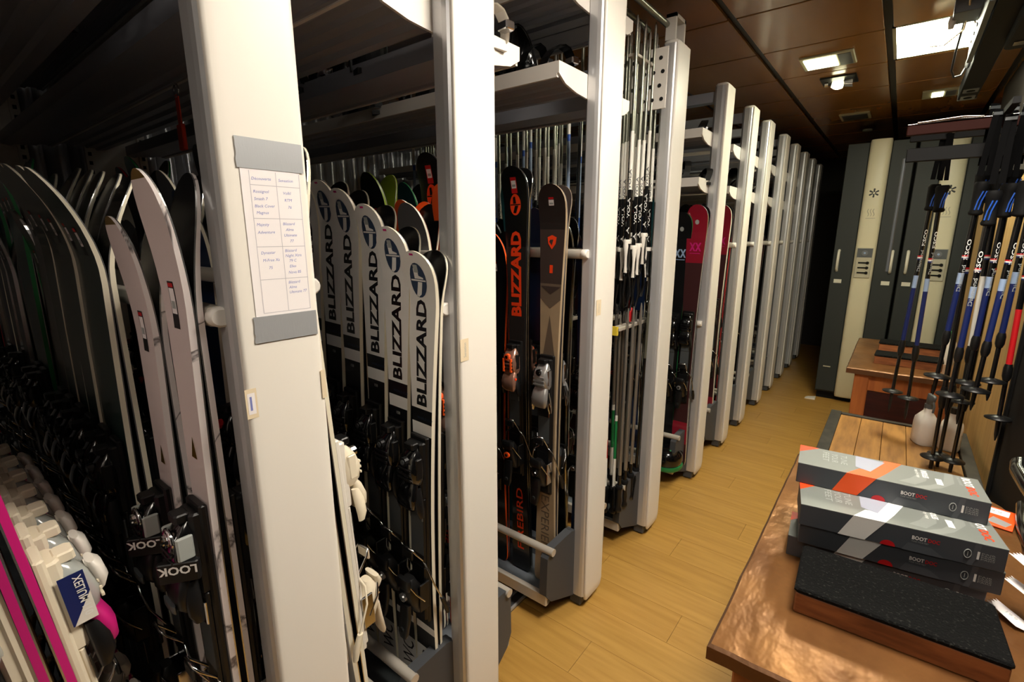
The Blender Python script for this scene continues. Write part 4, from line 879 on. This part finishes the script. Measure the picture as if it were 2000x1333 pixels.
for s in (-1, 1):
    tstrap.add([(s*.012-.009, 0, .14), (s*.012+.009, 0, .14), (s*.006+.009, .004*s, .36), (s*.006-.009, .004*s, .36)], [(0,1,2,3)], 'webbing'); tstrap.add([(s*.012-.009, .002, .14), (s*.012+.009, .002, .14), (s*.006+.009, .004*s+.002, .36), (s*.006-.009, .004*s+.002, .36)], [(3,2,1,0)], 'webbing')
tstrap.box((-.016, -.004, .34), (.016, .006, .352), 'rail_grey', .002)
tstrap_me = tstrap.mesh('strap')
tbask_me = MB().loft([(-.004, 0, 0, .02, .02), (0, 0, 0, .085, .085), (.004, 0, 0, .085, .085), (.014, 0, 0, .022, .022)], 'black', 18, 2).mesh('basket')
def tshaft(L, low, mid): 
    mb = MB().tube([(0, 0, 0), (0, 0, -.3*L)], .0095, 'pole_black', 10).tube([(0, 0, -.3*L), (0, 0, -.36*L)], .0097, mid, 10).tube([(0, 0, -.36*L), (0, 0, -.62*L)], .0095, low, 10).loft([(-.7*L, 0, 0, .018, .018), (-.68*L, 0, 0, .026, .026), (-.64*L, 0, 0, .026, .026), (-.62*L, 0, 0, .02, .02)], 'black', 10, 2.4).tube([(0, 0, -.7*L), (0, 0, -.9*L)], .0075, 'pole_black', 10)
    for a, k in ((.205, 'red'), (.212, 'print_white'), (.219, 'navy')): mb.tube([(0, 0, -a*L), (0, 0, -(a+.007)*L)], .0098, k, 10, None, False)
    return mb.mesh('shaft')
TS = {'blue': tshaft(.7, 'navy', 'lightblue'), 'long': tshaft(1.0, 'navy', 'lightblue'), 'plain': tshaft(1.2, 'pole_black', 'pole_black'), 'red': tshaft(.8, 'red', 'pole_black'), 'white': tshaft(.85, 'pole_white', 'pole_white')}
TL = {'blue': .7, 'long': 1.0, 'plain': 1.2, 'red': .8, 'white': .85}
tt1 = wrap('TREKKO', -.17, .011, .09, 'print_white', .0097); tt1 = wrap('FISCO', -.16, .011, .075, 'print_white', .0097); tt2 = wrap('Diamond', -.28, .011, .1, 'print_grey', .0097)
def trek(kind, x, y, zg, label, rz=0., tilt=(0, 0)):
    L = TL[kind]; t = thing('trekking_pole', label, 'trekking pole', (x, y, zg), (tilt[0], tilt[1], rz), 'trekking poles hanging at the right wall')
    s_ = obj('shaft', TS[kind], t); g_ = obj('grip', tgrip_me, t); obj('blue_stripe', acc_me, g_); obj('strap', tstrap_me, t)
    if kind in ('blue', 'long'): obj('lettering', tt1, s_); obj('lettering', tt2, s_)
    obj('basket', tbask_me, t, (0, 0, -.89*L)); obj('tip', MB().tube([(0, 0, -.89*L), (0, 0, -.97*L), (0, 0, -L)], [.0075, .006, .002], 'black', 8), t)
trek('long', .085, 3.05, 1.71, 'slim trekking pole hanging apart on the left, left of its pair', R(20), (R(1), R(1)))
trek('long', .115, 3.0, 1.7, 'slim trekking pole hanging apart on the left, right of its pair', R(30), (R(0), R(-1)))
for i, (k, x, y, z, lb) in enumerate((('blue', .2, 2.5, 1.67, 'blue striped trekking pole, leftmost of the right-hand bunch'), ('blue', .228, 2.38, 1.63, 'blue striped trekking pole, front of the bunch with the brightest stripe'), ('blue', .275, 2.5, 1.66, 'blue striped trekking pole, third of the bunch by the wall'), ('blue', .305, 2.4, 1.66, 'blue striped trekking pole, fourth of the bunch, close to the wall'),
        ('blue', .34, 2.5, 1.68, 'blue striped trekking pole, rightmost of the bunch'), ('red', .368, 2.56, 1.62, 'trekking pole with a red shaft behind the bunch by the wall'), ('white', .262, 2.6, 1.7, 'white-shafted trekking pole in the middle of the bunch'), ('plain', .215, 2.66, 1.72, 'long black trekking pole reaching down to the jugs, left'), ('plain', .255, 2.7, 1.72, 'long black trekking pole reaching down to the jugs, middle'), ('plain', .3, 2.68, 1.72, 'long black trekking pole reaching down to the jugs, right'))):
    trek(k, x, y, z, lb, R(rp.uniform(-30, 50)), (R(rp.uniform(-2, 2)), R(rp.uniform(-2, 2))))
# ---------------------------------------------------------------- cable rail and hardware under the ceiling
t = thing('cable_rail', 'long black rail hanging under the ceiling at the top right', 'rail', (.21, 3.6, 2.45))
obj('channel', MB().box((-.045, -.9, 0), (.045, .85, .09), 'rail_black', .004), t); obj('end_cap', MB().box((-.047, .85, -.002), (.047, .87, .092), 'rail_grey', .003), t)
for yy in (.55, .74): obj('socket', MB().box((-.035, yy, -.004), (.035, yy+.1, .002), 'rail_grey', .002).disc((0, yy+.05, -.005), .02, .004, 'wall_black', 'z', 14), t)
obj('side_plate', MB().box((-.07, -.9, .0), (-.05, -.05, .11), 'rail_grey', .003), t)
for yy in (-.8, .5): obj('hanger_rod', MB().tube([(0, yy, .09), (0, yy, .172)], .008, 'rail_grey', 8), t)
for q in range(5): obj('bolt', MB().disc((-.072, -.2-.06*q, .06+(q % 2)*.02), .008, .006, 'chrome', 'x', 10), t)
t = thing('ceiling_speaker', 'black box with a small pale label hanging beside the ceiling rail', 'speaker', (.285, 2.95, 2.4)); obj('case', MB().box((-.04, -.3, 0), (.05, .28, .22), 'rail_black', .01), t); obj('label_plate', MB().box((-.042, -.08, .1), (-.039, .04, .17), 'cab_panel'), t); obj('latch', MB().box((-.02, .15, -.006), (.02, .2, .001), 'chrome', .002), t)
t = thing('junction_bracket', 'grey bracket plate where the cables meet beside the light panel', 'bracket', (.1, 3.18, 2.55)); obj('plate', MB().box((-.05, -.1, 0), (.06, .06, .07), 'rail_grey', .004), t); obj('plug', MB().loft([(-.03, -.05, 0, .02, .02), (.0, -.05, 0, .03, .03), (.02, -.05, 0, .02, .02)], 'white_plastic', 10), t)
t = thing('black_cable', 'black cable drooping in a loop below the light panel', 'cable', (.12, 3.6, 2.5)); P_ = [(-.02, -.45, .1), (-.025, -.3, .05), (-.03, -.1, .0), (-.03, .05, -.05), (-.015, .12, -.07), (.015, .14, -.06), (.03, .14, -.02), (.04, .14, .02)]
obj('cord', MB().tube(P_, .005, 'black', 8), t); obj('connector', MB().loft([(-.03, .032, .14, .018, .018), (.0, .036, .14, .026, .026), (.03, .04, .14, .02, .02)], 'black', 8), t)
t = thing('white_cable', 'thin pale cables crossing in front of the light panel', 'cable', (.1, 3.3, 2.52)); obj('cord', MB().tube([(-.02, -.5, .1), (0, -.2, .05), (.0, .0, .02), (-.06, .12, -.0), (-.12, .14, .01)], .004, 'masking', 6), t); obj('cord', MB().tube([(.0, -.2, .05), (.05, .05, .03), (.08, .1, .04)], .004, 'masking', 6), t)
